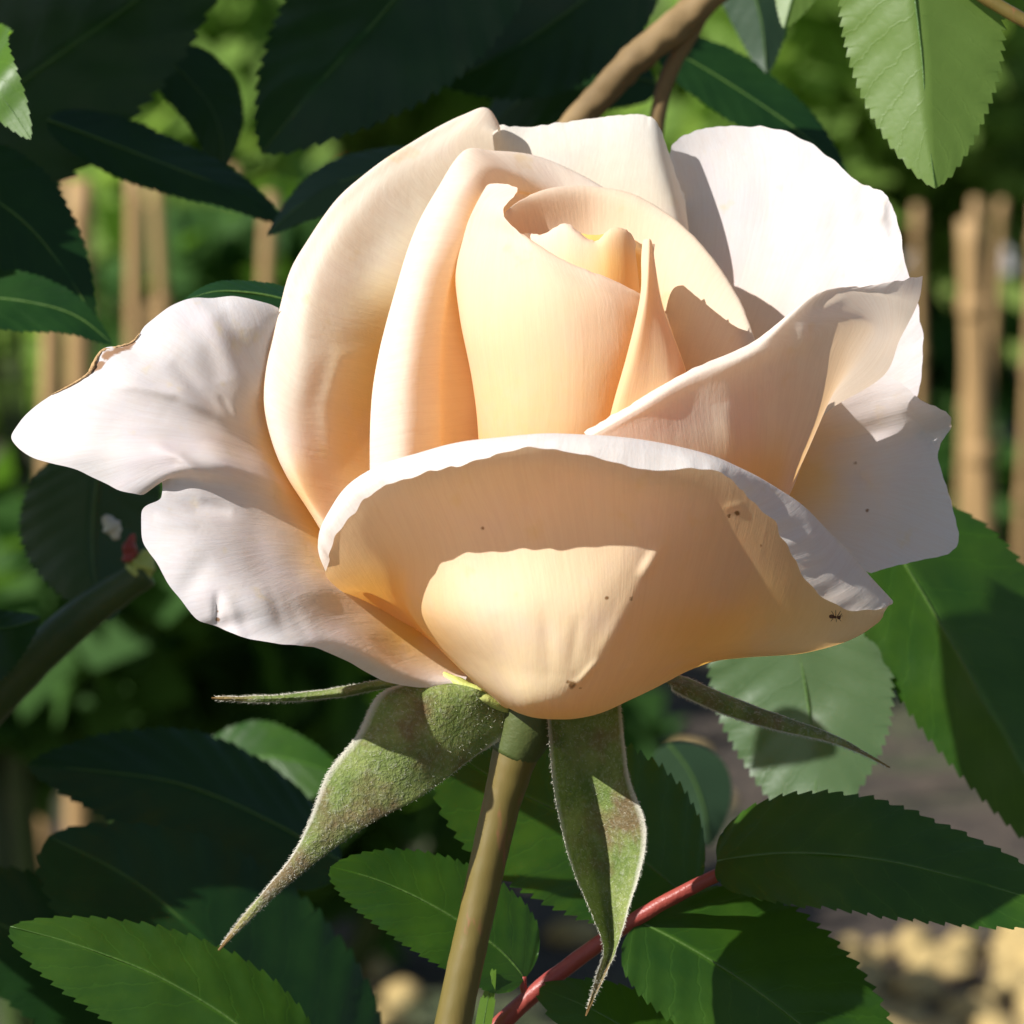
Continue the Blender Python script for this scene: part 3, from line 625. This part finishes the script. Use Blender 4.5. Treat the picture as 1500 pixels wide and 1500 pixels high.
# ------------------------------------------------------------------ leaves close to the rose
def leaf_mesh(axis, sL, sR, teeth=27, nu=17, nv=217, tooth=0.05, cup=0.0, ruffle=4.0, seed=0, blunt=0.5, sharp=0.85):
    """a toothed blade along axis (base to tip); sL and sR are the half widths at its widest, as (dx, dy, ddepth)"""
    A = spline1(np.array(axis, float), nv); sL = np.array(sL, float); sR = np.array(sR, float)
    tan = np.gradient(A, axis=0)
    tm = blunt / (blunt + sharp); fm = tm**blunt * (1 - tm)**sharp
    V = []; UV = []; h = nu // 2
    bend = np.cross(sR - sL, A[-1] - A[0]); bend = bend / max(np.linalg.norm(bend), 1e-6)
    for j in range(nv):
        t = j / (nv - 1)
        f = (t**blunt) * ((1 - t)**sharp) / fm
        for i in range(nu):
            x = (i - h) / h
            s = sR if x > 0 else sL
            a = abs(x)
            g = f * a
            p = A[j].copy()
            if a > 0.99 and 0.03 < t < 0.985:
                ph = (t * teeth) % 1.0
                saw = ph / 0.8 if ph < 0.8 else (1 - ph) / 0.2
                g = f * (1 + tooth * (saw - 0.5)) + 0.012 * saw
                p = p + tan[j] * saw * nv / teeth * 0.28
            p = p + s * g
            q = Vector((p[0] * .012 + seed * 5.1, p[1] * .012, p[2] * .012))
            w = np.linalg.norm(s)
            p = p + bend * (noise.noise(q) * ruffle + cup * w * f * (a * a) + 0.012 * w * math.sin((t * 9 - a * 2) * 2 * math.pi) * a * f)
            V.append(P(*p)); UV.append((i / (nu - 1), t))
    return V, grid_faces(nv, nu), UV, A

def blade(name, parent, mat, axis, sL, sR, rib=2.2, rib_mat=None, **kw):
    V, F, UV, A = leaf_mesh(axis, sL, sR, **kw)
    o = mesh_obj(name, V, F, mat, parent, UV)
    k = A[::12]
    tube('midrib', [P(*p) for p in k], [rib*U, rib*0.8*U, rib*.3*U], rib_mat or M['rib'], o, n=40, seg=8)
    return o
M['rib'] = rough_material('rib', (0.05, 0.11, 0.018), (0.08, 0.15, 0.028), 300, 0.45, 0.4)

def rose_leaf(label, mat, axis, sL, sR, petiole=None, deep=2.6, **kw):
    far = lambda q: (q[0], q[1], q[2] * (deep if q[2] >= 400 else 1.0))
    axis = [far(q) for q in axis]
    root = empty('rose_leaf', P(*axis[0]), label, 'leaf', 'single leaves round the rose')
    blade('blade', root, M[mat], axis, sL, sR, **kw)
    if petiole:
        tube('petiole', [P(*p) for p in petiole], [4*U, 5*U], M['stem_green'], root, n=16, seg=8)
    return root

# compound leaf with a red stalk, lower right
cl = empty('compound_leaf', P(700,1540,155), 'compound leaf on a red stalk with toothed green leaflets, right of the rose stem', 'leaf')
tube('stalk', [P(690,1545,155), P(765,1470,148), P(850,1402,138), P(940,1341,126), P(1010,1302,118), P(1068,1274,112)], [15*U, 13.5*U, 12*U, 11*U, 10*U], M['stem_red'], cl, n=50, seg=16, bumpy=0.08)
tube('petiole', [P(782,1462,146), P(768,1450,144), P(768,1430,140)], [7*U, 6*U, 4*U], M['stem_red'], cl, n=14, seg=10)
blade('leaflet', cl, M['leaf'], [(769,1434,140),(735,1394,132),(640,1330,116),(555,1290,100),(484,1270,80)], (-42,58,-38), (52,-62,46), seed=1, blunt=0.42, sharp=0.62, teeth=25, tooth=.06)
blade('leaflet', cl, M['leaf'], [(1050,1262,113),(1140,1250,110),(1280,1258,106),(1420,1290,100),(1600,1345,90)], (-20,-92,90), (-30,78,-66), seed=2, blunt=0.48, sharp=0.7, teeth=25, tooth=.06)
blade('leaflet', cl, M['leaf'], [(936,1350,128),(1010,1388,124),(1110,1452,116),(1220,1540,106),(1330,1640,90)], (92,-96,86), (-80,76,-60), seed=3, blunt=0.42, sharp=0.7, teeth=25, tooth=.06)
blade('leaflet', cl, M['leaf'], [(1010,1600,138),(940,1525,132),(870,1480,124),(790,1448,114)], (-24,62,-40), (40,-46,40), seed=4, blunt=0.42, sharp=0.62, teeth=12)
tag(cl)
tb = empty('young_bract', P(706, 1530, 120), 'thin pointed green bract beside the bottom of the rose stem', 'bract')
blade('blade', tb, M['leaf_bright'], [(702,1540,120),(710,1490,118),(723,1422,112)], (-12,-2,6), (12,2,-4), seed=5, teeth=3, nv=41, nu=9, rib=1.0, ruffle=0.6)

rose_leaf('round toothed leaf half hidden behind the rose stem and the front sepal', 'leaf', [(1010,1320,330),(940,1260,322),(840,1200,314),(740,1150,306),(640,1085,296)], (-62,112,-60), (80,-108,84), seed=6, blunt=0.45, sharp=0.5, teeth=25, tooth=.06)
rose_leaf('toothed green leaf in the bottom left corner with its tip to the left', 'leaf', [(470,1680,170),(380,1530,158),(250,1440,142),(130,1390,126),(15,1357,110)], (-62,82,-50), (60,-62,60), seed=7, blunt=0.45, sharp=0.68, teeth=25, tooth=.06)
rose_leaf('wide dull leaf behind the bottom left leaf, partly in shadow', 'leaf_shaded', [(520,1700,470),(440,1540,460),(330,1410,450),(210,1300,440),(70,1225,420)], (-110,120,-70), (120,-90,120), seed=8, blunt=0.5, sharp=0.6)
rose_leaf('leaf cut by the left border under the shaded stems', 'leaf_shaded', [(300,1600,560),(190,1480,550),(70,1390,540),(-60,1330,530),(-190,1300,520)], (-40,100,-50), (56,-96,80), seed=9)
rose_leaf('dark leaf with a bright upper edge left of the long sepal', 'leaf_shaded', [(500,1262,560),(390,1200,555),(270,1150,550),(150,1130,540),(40,1122,530)], (-10,96,-60), (0,-86,110), seed=10)
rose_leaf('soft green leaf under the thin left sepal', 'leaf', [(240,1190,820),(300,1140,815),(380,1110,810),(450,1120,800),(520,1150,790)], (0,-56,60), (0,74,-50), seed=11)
rose_leaf('dark upright leaf under the tip of the broad left petal', 'leaf_shaded', [(150,640,600),(140,720,600),(135,790,600),(140,850,594),(160,910,590)], (-108,10,60), (98,-10,60), seed=12)
rose_leaf('dark leaf at the left border level with the thick green stem', 'leaf_shaded', [(-150,900,420),(-70,905,420),(0,920,420),(60,905,410)], (0,-36,50), (0,100,-50), seed=13)
rose_leaf('leaf at the left border with a green lit streak above the broad petal', 'leaf_shaded', [(-150,440,420),(-60,435,415),(40,442,410),(110,462,405),(165,505,400)], (10,-44,44), (-10,46,-60), seed=14)
rose_leaf('black green leaf at the left border below the largest top leaf', 'leaf_shaded', [(-160,230,470),(-60,265,465),(30,320,460),(90,390,455),(140,470,450)], (46,-64,60), (-50,76,-60), seed=15)
rose_leaf('big dark leaf filling the top left corner', 'leaf_shaded', [(-220,300,700),(-90,210,690),(60,100,680),(200,0,670),(360,-130,660)], (-90,-120,120), (96,120,-30), seed=16, ruffle=8)
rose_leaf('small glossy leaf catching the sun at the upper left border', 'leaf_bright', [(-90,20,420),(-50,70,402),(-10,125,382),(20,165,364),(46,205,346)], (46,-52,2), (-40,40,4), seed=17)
rose_leaf('big dark leaf hanging from the top edge, tip above the cupped left petal', 'leaf_shaded', [(760,-210,620),(650,-90,612),(560,20,604),(470,120,596),(383,224,588)], (118,96,-40), (-130,-60,110), seed=18, ruffle=7)
rose_leaf('small dark leaf between the two big top leaves', 'leaf_shaded', [(230,70,760),(270,110,758),(310,160,756),(325,215,754),(315,270,750)], (44,-30,40), (-36,26,-30), seed=19)
rose_leaf('long dark leaf with a blue sheen under the top left corner leaf', 'leaf_shaded', [(70,175,600),(150,205,598),(240,240,596),(330,275,594),(420,330,590)], (16,-40,70), (-16,40,-40), seed=20)
rose_leaf('dark leaf close behind the upper left rim of the rose', 'leaf_shaded', [(640,230,560),(560,250,558),(490,270,556),(440,300,554),(390,345,550)], (-10,-34,60), (10,40,-40), seed=21)
rose_leaf('narrow dark leaf touching the notch left of the cupped petal', 'leaf_shaded', [(480,470,330),(420,440,326),(360,428,322),(310,428,318),(262,446,312)], (-2,24,-30), (0,-20,40), seed=22)
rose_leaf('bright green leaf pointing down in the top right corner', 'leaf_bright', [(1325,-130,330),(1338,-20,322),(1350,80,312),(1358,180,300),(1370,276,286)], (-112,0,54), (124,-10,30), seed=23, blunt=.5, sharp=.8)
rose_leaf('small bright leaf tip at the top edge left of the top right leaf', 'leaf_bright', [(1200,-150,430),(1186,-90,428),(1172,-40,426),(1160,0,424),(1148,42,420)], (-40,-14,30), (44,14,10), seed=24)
rose_leaf('dark curved leaf between the brown branch and the pale right petal', 'leaf_shaded', [(960,60,620),(1040,105,616),(1110,150,612),(1180,200,606),(1246,268,600)], (24,-40,50), (-24,38,-40), seed=25)
rose_leaf('dark leaf at the top edge left of the brown branch', 'leaf_shaded', [(960,-90,720),(880,-20,716),(800,40,712),(720,90,706),(640,120,700)], (50,90,-30), (-60,-80,90), seed=26)
rose_leaf('dark leaf under the brown branch directly above the rose', 'leaf_shaded', [(960,120,800),(890,110,798),(830,120,796),(760,150,794),(690,215,790)], (20,50,-40), (-10,-60,70), seed=27)
rose_leaf('dark leaf hanging right of the brown branch at the top edge', 'leaf_shaded', [(1060,-110,640),(1090,-50,638),(1108,0,636),(1118,50,634),(1122,112,630)], (-50,10,30), (50,-10,30), seed=28)
rose_leaf('large leaf on the right with one half dark and one half green', 'leaf', [(1270,740,470),(1340,850,466),(1410,970,462),(1490,1110,456),(1580,1290,450)], (132,-70,90), (-86,66,70), seed=29, ruffle=7, deep=1.8)
rose_leaf('pale glossy leaf beneath the right tip of the front petal, above the red stalk', 'leaf', [(1150,860,520),(1170,950,516),(1185,1040,508),(1195,1130,498),(1190,1230,488)], (-136,10,60), (126,-16,-30), seed=30, ruffle=7, deep=1.8)
rose_leaf('bluish leaf in the gap right of the front sepal', 'leaf_shaded', [(980,1090,900),(1010,1130,900),(1030,1180,900),(1040,1240,900)], (-50,14,20), (50,-14,20), seed=31)

# stems
br = empty('woody_branch', P(1150,-110,1400), 'woody brown branch crossing the top edge behind the rose', 'branch')
tube('bark', [P(1150,-110,1400), P(1040,-5,1400), P(975,50,1402), P(925,92,1405), P(870,150,1408), P(800,225,1412)], [24*U, 25*U, 29*U, 28*U, 26*U, 23*U], M['wood'], br, n=60, seg=16, bumpy=0.18)
tube('side_twig', [P(1040,0,1420), P(1005,60,1426), P(975,120,1432), P(960,200,1438)], [16*U, 15*U, 14*U], M['wood'], br, n=30, seg=12, bumpy=0.15)
gs = empty('green_stem', P(-60,1080,1380), 'thick dark green stem slanting up at the left under the broad petal', 'stem')
tube('shoot', [P(-60,1080,1380), P(50,965,1376), P(130,895,1372), P(215,838,1368)], [40*U, 37*U, 33*U, 26*U], M['stem_green'], gs, n=40, seg=16, bumpy=0.05)
tube('bud', [P(198,842,1366), P(210,826,1364), P(216,806,1362)], [23*U, 23*U, 8*U], M['green_heart'], gs, n=16, seg=14, bumpy=.3)
tube('withered_petal', [P(192,822,1358), P(190,800,1356), P(196,782,1354)], [13*U, 13*U, 3*U], M['stem_red'], gs, n=16, seg=8, bumpy=.5)
tube('pale_tip', [P(172,790,1356), P(164,772,1354), P(152,756,1352)], [6*U, 17*U, 6*U], M['down'], gs, n=16, seg=10, bumpy=.5)
tw = empty('thin_twig', P(1560, 60, 300), 'thin brownish twig at the top right border beside the bright leaf', 'twig')
tube('bark', [P(1570,70,300), P(1500,30,305), P(1440,-5,308), P(1380,-50,310)], [11*U, 11*U, 10*U], M['stem'], tw, n=30, seg=10, bumpy=.1)

# unseen sprays added out of view at the left to shade the dark leaves
def spray(label, path, leaves, seed):
    root = empty('shading_spray', P(*path[0]), label, 'branch')
    tube('twig', [P(*p) for p in path], [14*U, 12*U, 8*U], M['stem_green'], root, n=30, seg=10)
    rnd = random.Random(seed)
    for k, (x, y, d, L) in enumerate(leaves):
        a = rnd.uniform(0, 6.28)
        # blades lie roughly across the sunlight, to block it
        e1 = np.array([0.64, -0.77, 0.0]); e2 = np.array([0.36, 0.30, -0.88])
        ax = e1 * math.cos(a) + e2 * math.sin(a); sd = -e1 * math.sin(a) + e2 * math.cos(a)
        c = np.array([x, y, d], float)
        blade('leaflet', root, M['leaf'], [tuple(c + ax * L * t) for t in (-.5, -.2, .1, .5)], tuple(sd * L * .34), tuple(-sd * L * .34), seed=50 + seed + k, nv=61, nu=9, teeth=12)
    return root
spray('unseen leafy spray added to shade the top left corner', [(-900,-700,1420),(-400,-420,1360),(120,-250,1320)],
      [(-700,-480,1320,420),(-520,-560,1310,420),(-560,-330,1320,420),(-360,-470,1300,420),(-380,-250,1310,400),(-200,-380,1290,420),(-180,-560,1290,400),(-20,-420,1280,400),(90,-330,1280,330),(60,-520,1280,380),(-230,-180,1300,260),(-110,-250,1180,300),(-130,-160,1160,230),(20,-420,1160,300),(-260,-300,1160,300),(-60,-600,1220,380),(190,-340,1180,330),(240,-470,1180,340),(130,-210,1180,230),(-608,-606,700,420),(-760,-700,700,420),(-480,-560,700,400),(-620,-760,700,400),(330,-420,1180,340)], 1)
spray('unseen leafy spray added to shade the left border', [(-700,1000,900),(-480,760,960),(-330,420,1000)],
      [(-330,60,1040,380),(-420,260,1020,380),(-270,210,1000,260),(-330,560,1000,380),(-240,720,990,340),(-400,760,990,380),(-230,890,980,320),(-420,950,980,380),(-560,200,1000,420),(-520,420,1000,420),(-380,420,1000,360),(-620,640,1000,400),(-480,620,1000,360),(-260,400,960,220),(-330,1080,980,340),(-250,1000,900,300),(-420,860,880,360),(-200,1040,960,240)], 2)
# ------------------------------------------------------------------ the garden behind
def at(px, py, dist):
    return P(px, py, (dist - D0) / U)
def ground_material():
    t = NT('soil'); geo = t.n('ShaderNodeTexCoord')
    n1 = t.noise(geo.outputs['Object'], 2.2, 6, 0.65); n2 = t.noise(geo.outputs['Object'], 30, 4, 0.6); n3 = t.noise(t.mapped(geo.outputs['Object'], (1, 1, 1), (4, 2, 0)), 1.1, 4)
    col = t.mix(t.ramp(n2, [(0.3, (0,) * 3), (0.7, (1,) * 3)]), (0.025, 0.019, 0.014), (0.085, 0.06, 0.042))
    col = t.mix(t.ramp(n1, [(0.5, (0,) * 3), (0.62, (0.85,) * 3)]), col, (0.05, 0.085, 0.02))
    col = t.mix(t.ramp(n3, [(0.55, (0,) * 3), (0.7, (0.7,) * 3)]), col, (0.13, 0.085, 0.055))
    p = t.n('ShaderNodeBsdfPrincipled'); t.l(col, p.inputs['Base Color']); p.inputs['Roughness'].default_value = 0.9
    t.l(t.bump(n2, 0.8, 0.03), p.inputs['Normal']); t.l(p.outputs[0], t.out.inputs[0]); return t.m
M['soil'] = ground_material()
M['gravel'] = rough_material('gravel', (0.24, 0.23, 0.22), (0.36, 0.34, 0.32), 14, 0.9, 0.2, 0.5, 0.01)
n = 60; V = []; F = []
for j in range(n):
    for i in range(n):
        x = (i / (n - 1) - .5) * 120; y = -20 + (j / (n - 1)) * 120
        V.append(Vector((x, y, 0.0)))
g = mesh_obj('ground', V, grid_faces(n, n), M['soil']); tag(g, kind='structure', label='dark soil of the rose bed')
V = []
for k in range(40):
    y = 5.2 + 0.06 * k; 
    for x in (-12, 12): V.append(Vector((x, y + 0.05 * math.sin(k + x), 0.004)))
pth = mesh_obj('path', V, [(2*k, 2*k+1, 2*k+3, 2*k+2) for k in range(39)], M['gravel']); tag(pth, kind='structure', label='grey gravel path behind the bed')

M['lawn'] = rough_material('lawn', (0.10, 0.16, 0.02), (0.16, 0.21, 0.04), 9, 0.9, 0.2, 0.8, 0.02, (1, 1, 1), (0.16, 0.18, 0.07))
def lawn(name, y0, y1, label):
    V = []
    for k in range(40):
        y = y0 + (y1 - y0) * k / 39
        for x in (-30, 30): V.append(Vector((x, y, 0.006)))
    tag(mesh_obj(name, V, [(2*k, 2*k+1, 2*k+3, 2*k+2) for k in range(39)], M['lawn']), kind='structure', label=label)
lawn('lawn', 4.3, 5.15, 'strip of lawn in front of the gravel path')
lawn('lawn', 7.6, 40.0, 'wide lawn beyond the gravel path')
def crown_mesh(c, r, count, rnd, size):
    V = []; F = []
    lobes = [(Vector((rnd.gauss(0, .45), rnd.gauss(0, .45), rnd.gauss(0, .4))), rnd.uniform(.35, .6)) for _ in range(9)]
    for _ in range(count):
        lc, lr = rnd.choice(lobes)
        d = Vector((rnd.gauss(0, 1), rnd.gauss(0, 1), rnd.gauss(0, 1))).normalized() * lr * rnd.random() ** .4 + lc
        p = Vector((c.x + d.x * r[0], c.y + d.y * r[1], c.z + d.z * r[2]))
        if p.z < 0.02: p.z = 0.02 + rnd.random() * .05
        a = Vector((rnd.gauss(0, 1), rnd.gauss(0, 1), rnd.gauss(0, .6))).normalized()
        nn = Vector((rnd.gauss(-.45, .55), rnd.gauss(-.55, .55), .75)).normalized()
        b = a.cross(nn)
        if b.length < .1: continue
        b = b.normalized() * size * rnd.uniform(.25, .42); L = size * rnd.uniform(.7, 1.2)
        k = len(V); V += [p, p + a*L*.45 + b, p + a*L, p + a*L*.45 - b]; F.append((k, k+1, k+2, k+3))
    return V, F
def bush_material(name, c1, c2, tr):
    t = NT(name); oi = t.n('ShaderNodeNewGeometry')
    col = t.mix(oi.outputs['Random Per Island'], c1, c2)
    thin_shader(t, col, tr, 0.4, 0.65, 0.1, None); return t.m
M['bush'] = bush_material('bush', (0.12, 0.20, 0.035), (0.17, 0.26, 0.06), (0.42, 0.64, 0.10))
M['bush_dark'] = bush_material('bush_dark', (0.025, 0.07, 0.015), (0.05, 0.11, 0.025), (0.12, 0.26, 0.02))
def bush(label, px, py, dist, r, count=2600, mat='bush', size=0.05, seed=0, stems=4):
    rnd = random.Random(seed); c = at(px, py, dist)
    root = empty('rose_bush', (c.x, c.y, 0), label, 'bush', 'rose bushes behind the rose')
    V, F = crown_mesh(c, r, count, rnd, size)
    mesh_obj('crown', V, F, M[mat], root, smooth=False)
    for k in range(stems):
        x = rnd.uniform(-.5, .5) * r[0]
        tube('cane', [Vector((c.x + x*.3, c.y + rnd.uniform(-.05, .05), 0)), Vector((c.x + x*.7, c.y, c.z*.5)), Vector((c.x + x, c.y + rnd.uniform(-.1, .1), c.z + r[2]*.5))], [.008, .006, .004], M['stem_green'], root, n=12, seg=7)
    return root
bush('sunlit bush seen in the gap between the two big top leaves', 330, 130, 3.6, (.20, .2, .17), seed=1)
bush('sunlit bush above the left rim of the rose', 640, 150, 4.0, (.26, .25, .15), seed=2)
bush('pale green bush behind the woody branch', 930, 190, 4.2, (.28, .25, .2), seed=3)
bush('sunlit bush left of the bright top right leaf', 1160, 130, 3.8, (.24, .25, .17), seed=4)
bush('green bush at the right border above the canes', 1460, 120, 3.9, (.26, .25, .22), seed=5)
bush('low dull bush between the left canes', 290, 400, 4.4, (.34, .3, .16), 1400, 'bush', .045, seed=6)
bush('bush beyond the left border leaves', 40, 200, 4.0, (.3, .25, .2), seed=7)
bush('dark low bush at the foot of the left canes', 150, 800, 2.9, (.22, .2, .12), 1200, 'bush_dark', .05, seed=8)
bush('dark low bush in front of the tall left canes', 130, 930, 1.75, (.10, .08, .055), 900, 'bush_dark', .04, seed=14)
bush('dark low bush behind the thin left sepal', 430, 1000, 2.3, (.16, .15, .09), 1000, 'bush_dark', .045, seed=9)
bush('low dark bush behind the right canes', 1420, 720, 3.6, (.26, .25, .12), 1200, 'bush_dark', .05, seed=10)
bush('far wide bush behind the top of the rose', 800, 60, 6.5, (.6, .4, .3), 2000, 'bush', .06, seed=11)
bush('far bush beyond the path on the right', 1330, -20, 9.0, (.9, .5, .5), 2200, 'bush', .08, seed=12)
bush('far bush beyond the path on the left', 250, -20, 9.0, (.9, .5, .5), 2200, 'bush', .08, seed=13)

def cane(label, px, dist, r=.010, lean=0.0, seed=0):
    c = at(px, 500, dist); h = at(px, 235 + (seed * 37) % 60 + (50 if px > 1340 else 0), dist).z
    o_root = empty('garden_cane', (c.x, c.y, 0), label, 'cane', 'wooden canes standing in the rose beds')
    tube('pole', [Vector((c.x, c.y, -.02)), Vector((c.x + lean*.5, c.y, h*.5)), Vector((c.x + lean, c.y, h))], [r*1.05, r, r*.92], M['cane'], o_root, n=24, seg=14, bumpy=.06, seed=seed)
    for k in range(3):
        z = .1 + .09 * k
        tube('node', [Vector((c.x + lean*z/h, c.y, z)), Vector((c.x + lean*z/h, c.y, z + .006)), Vector((c.x + lean*z/h, c.y, z + .012))], [r*1.04, r*1.2, r*1.04], M['cane'], o_root, n=6, seg=14)
for a in (('cane nearest the left border, low among the dark leaves', 33, 2.0, .005), ('left one of the two tall canes above the broad petal', 98, 2.1, .0065), ('right one of the two tall canes above the broad petal', 180, 2.2, .0045),
          ('pale cane just left of the cupped petal', 345, 2.5, .0045), ('thin faint cane between the tall canes and the cupped petal', 268, 2.8, .0045),
          ('broadest cane near the right border', 1462, 2.8, .0085), ('middle cane of the right hand row', 1406, 3.0, .0045), ('thin cane at the right border, right of the broadest one', 1497, 3.2, .0045), ('thin dark cane beside the broadest one, on its left', 1432, 3.4, .0035), ('short thin cane left of the red flower', 222, 3.2, .0045), ('thin cane touching the rim of the cupped petal', 378, 3.3, .0045), ('faint cane closest to the pale right petal', 1356, 3.3, .004)):
    cane(*a, lean=random.uniform(-.02, .02), seed=a[1])

def bloom(label, px, py, dist, r, seed):
    c = at(px, py, dist); root = empty('red_bloom', c, label, 'flower', 'small red roses far behind')
    rnd = random.Random(seed)
    for k in range(9):
        a = k * 2.4; q = r * (.35 + .08 * k); V = []
        for j in range(5):
            for i in range(5):
                an = a + (i / 4 - .5) * 1.3; t = j / 4
                V.append(c + Vector((math.cos(an) * q * (.2 + .8*t), math.sin(an) * q * (.2 + .8*t), r * (t - .4 - .06*k*t))))
        mesh_obj('petal', V, grid_faces(5, 5), M['red_petal'], root)
bloom('red flower between the two tall left canes', 206, 375, 3.0, .012, 1)
bloom('red flower near the blue leaf left of the rose', 384, 332, 3.3, .012, 2)
bloom('dull red flower above the left rim of the rose', 505, 248, 3.3, .010, 3)

def pebble(px, py, r, seed):
    c = at(px, py, 2.0)
    d = (c - CAM).normalized(); k = CAM.z / -d.z; c = CAM + d * k
    rnd = random.Random(seed); bm = bmesh.new()
    bmesh.ops.create_icosphere(bm, subdivisions=2, radius=1)
    sx, sy, sz = rnd.uniform(.8, 1.3), rnd.uniform(.8, 1.2), rnd.uniform(.55, .8)
    for v in bm.verts:
        f = 1 + .25 * noise.noise(v.co * 1.3 + Vector((seed, 0, 0))); v.co = Vector((v.co.x*sx*r*f, v.co.y*sy*r*f, v.co.z*sz*r*f + r*.35))
    me = bpy.data.meshes.new('pebble'); bm.to_mesh(me); bm.free(); me.materials.append(M['stone'])
    me.polygons.foreach_set('use_smooth', [True] * len(me.polygons))
    o = bpy.data.objects.new('pebble', me); COL.objects.link(o); o.location = (c.x, c.y, 0)
    tag(o, 'small blurred cream stone lying on the soil', 'stone', 'cream stones on the soil')
rnd = random.Random(5)
for k in range(46):
    pebble(rnd.uniform(1240, 1540), rnd.uniform(1385, 1530), rnd.uniform(.006, .015), k)
for k, (x, y) in enumerate(((545, 1430), (590, 1470), (530, 1480), (570, 1510), (840, 1380), (1010, 1120), (1050, 1180), (990, 1230), (1340, 1395), (1400, 1410))):
    pebble(x, y, rnd.uniform(.009, .013), 100 + k)
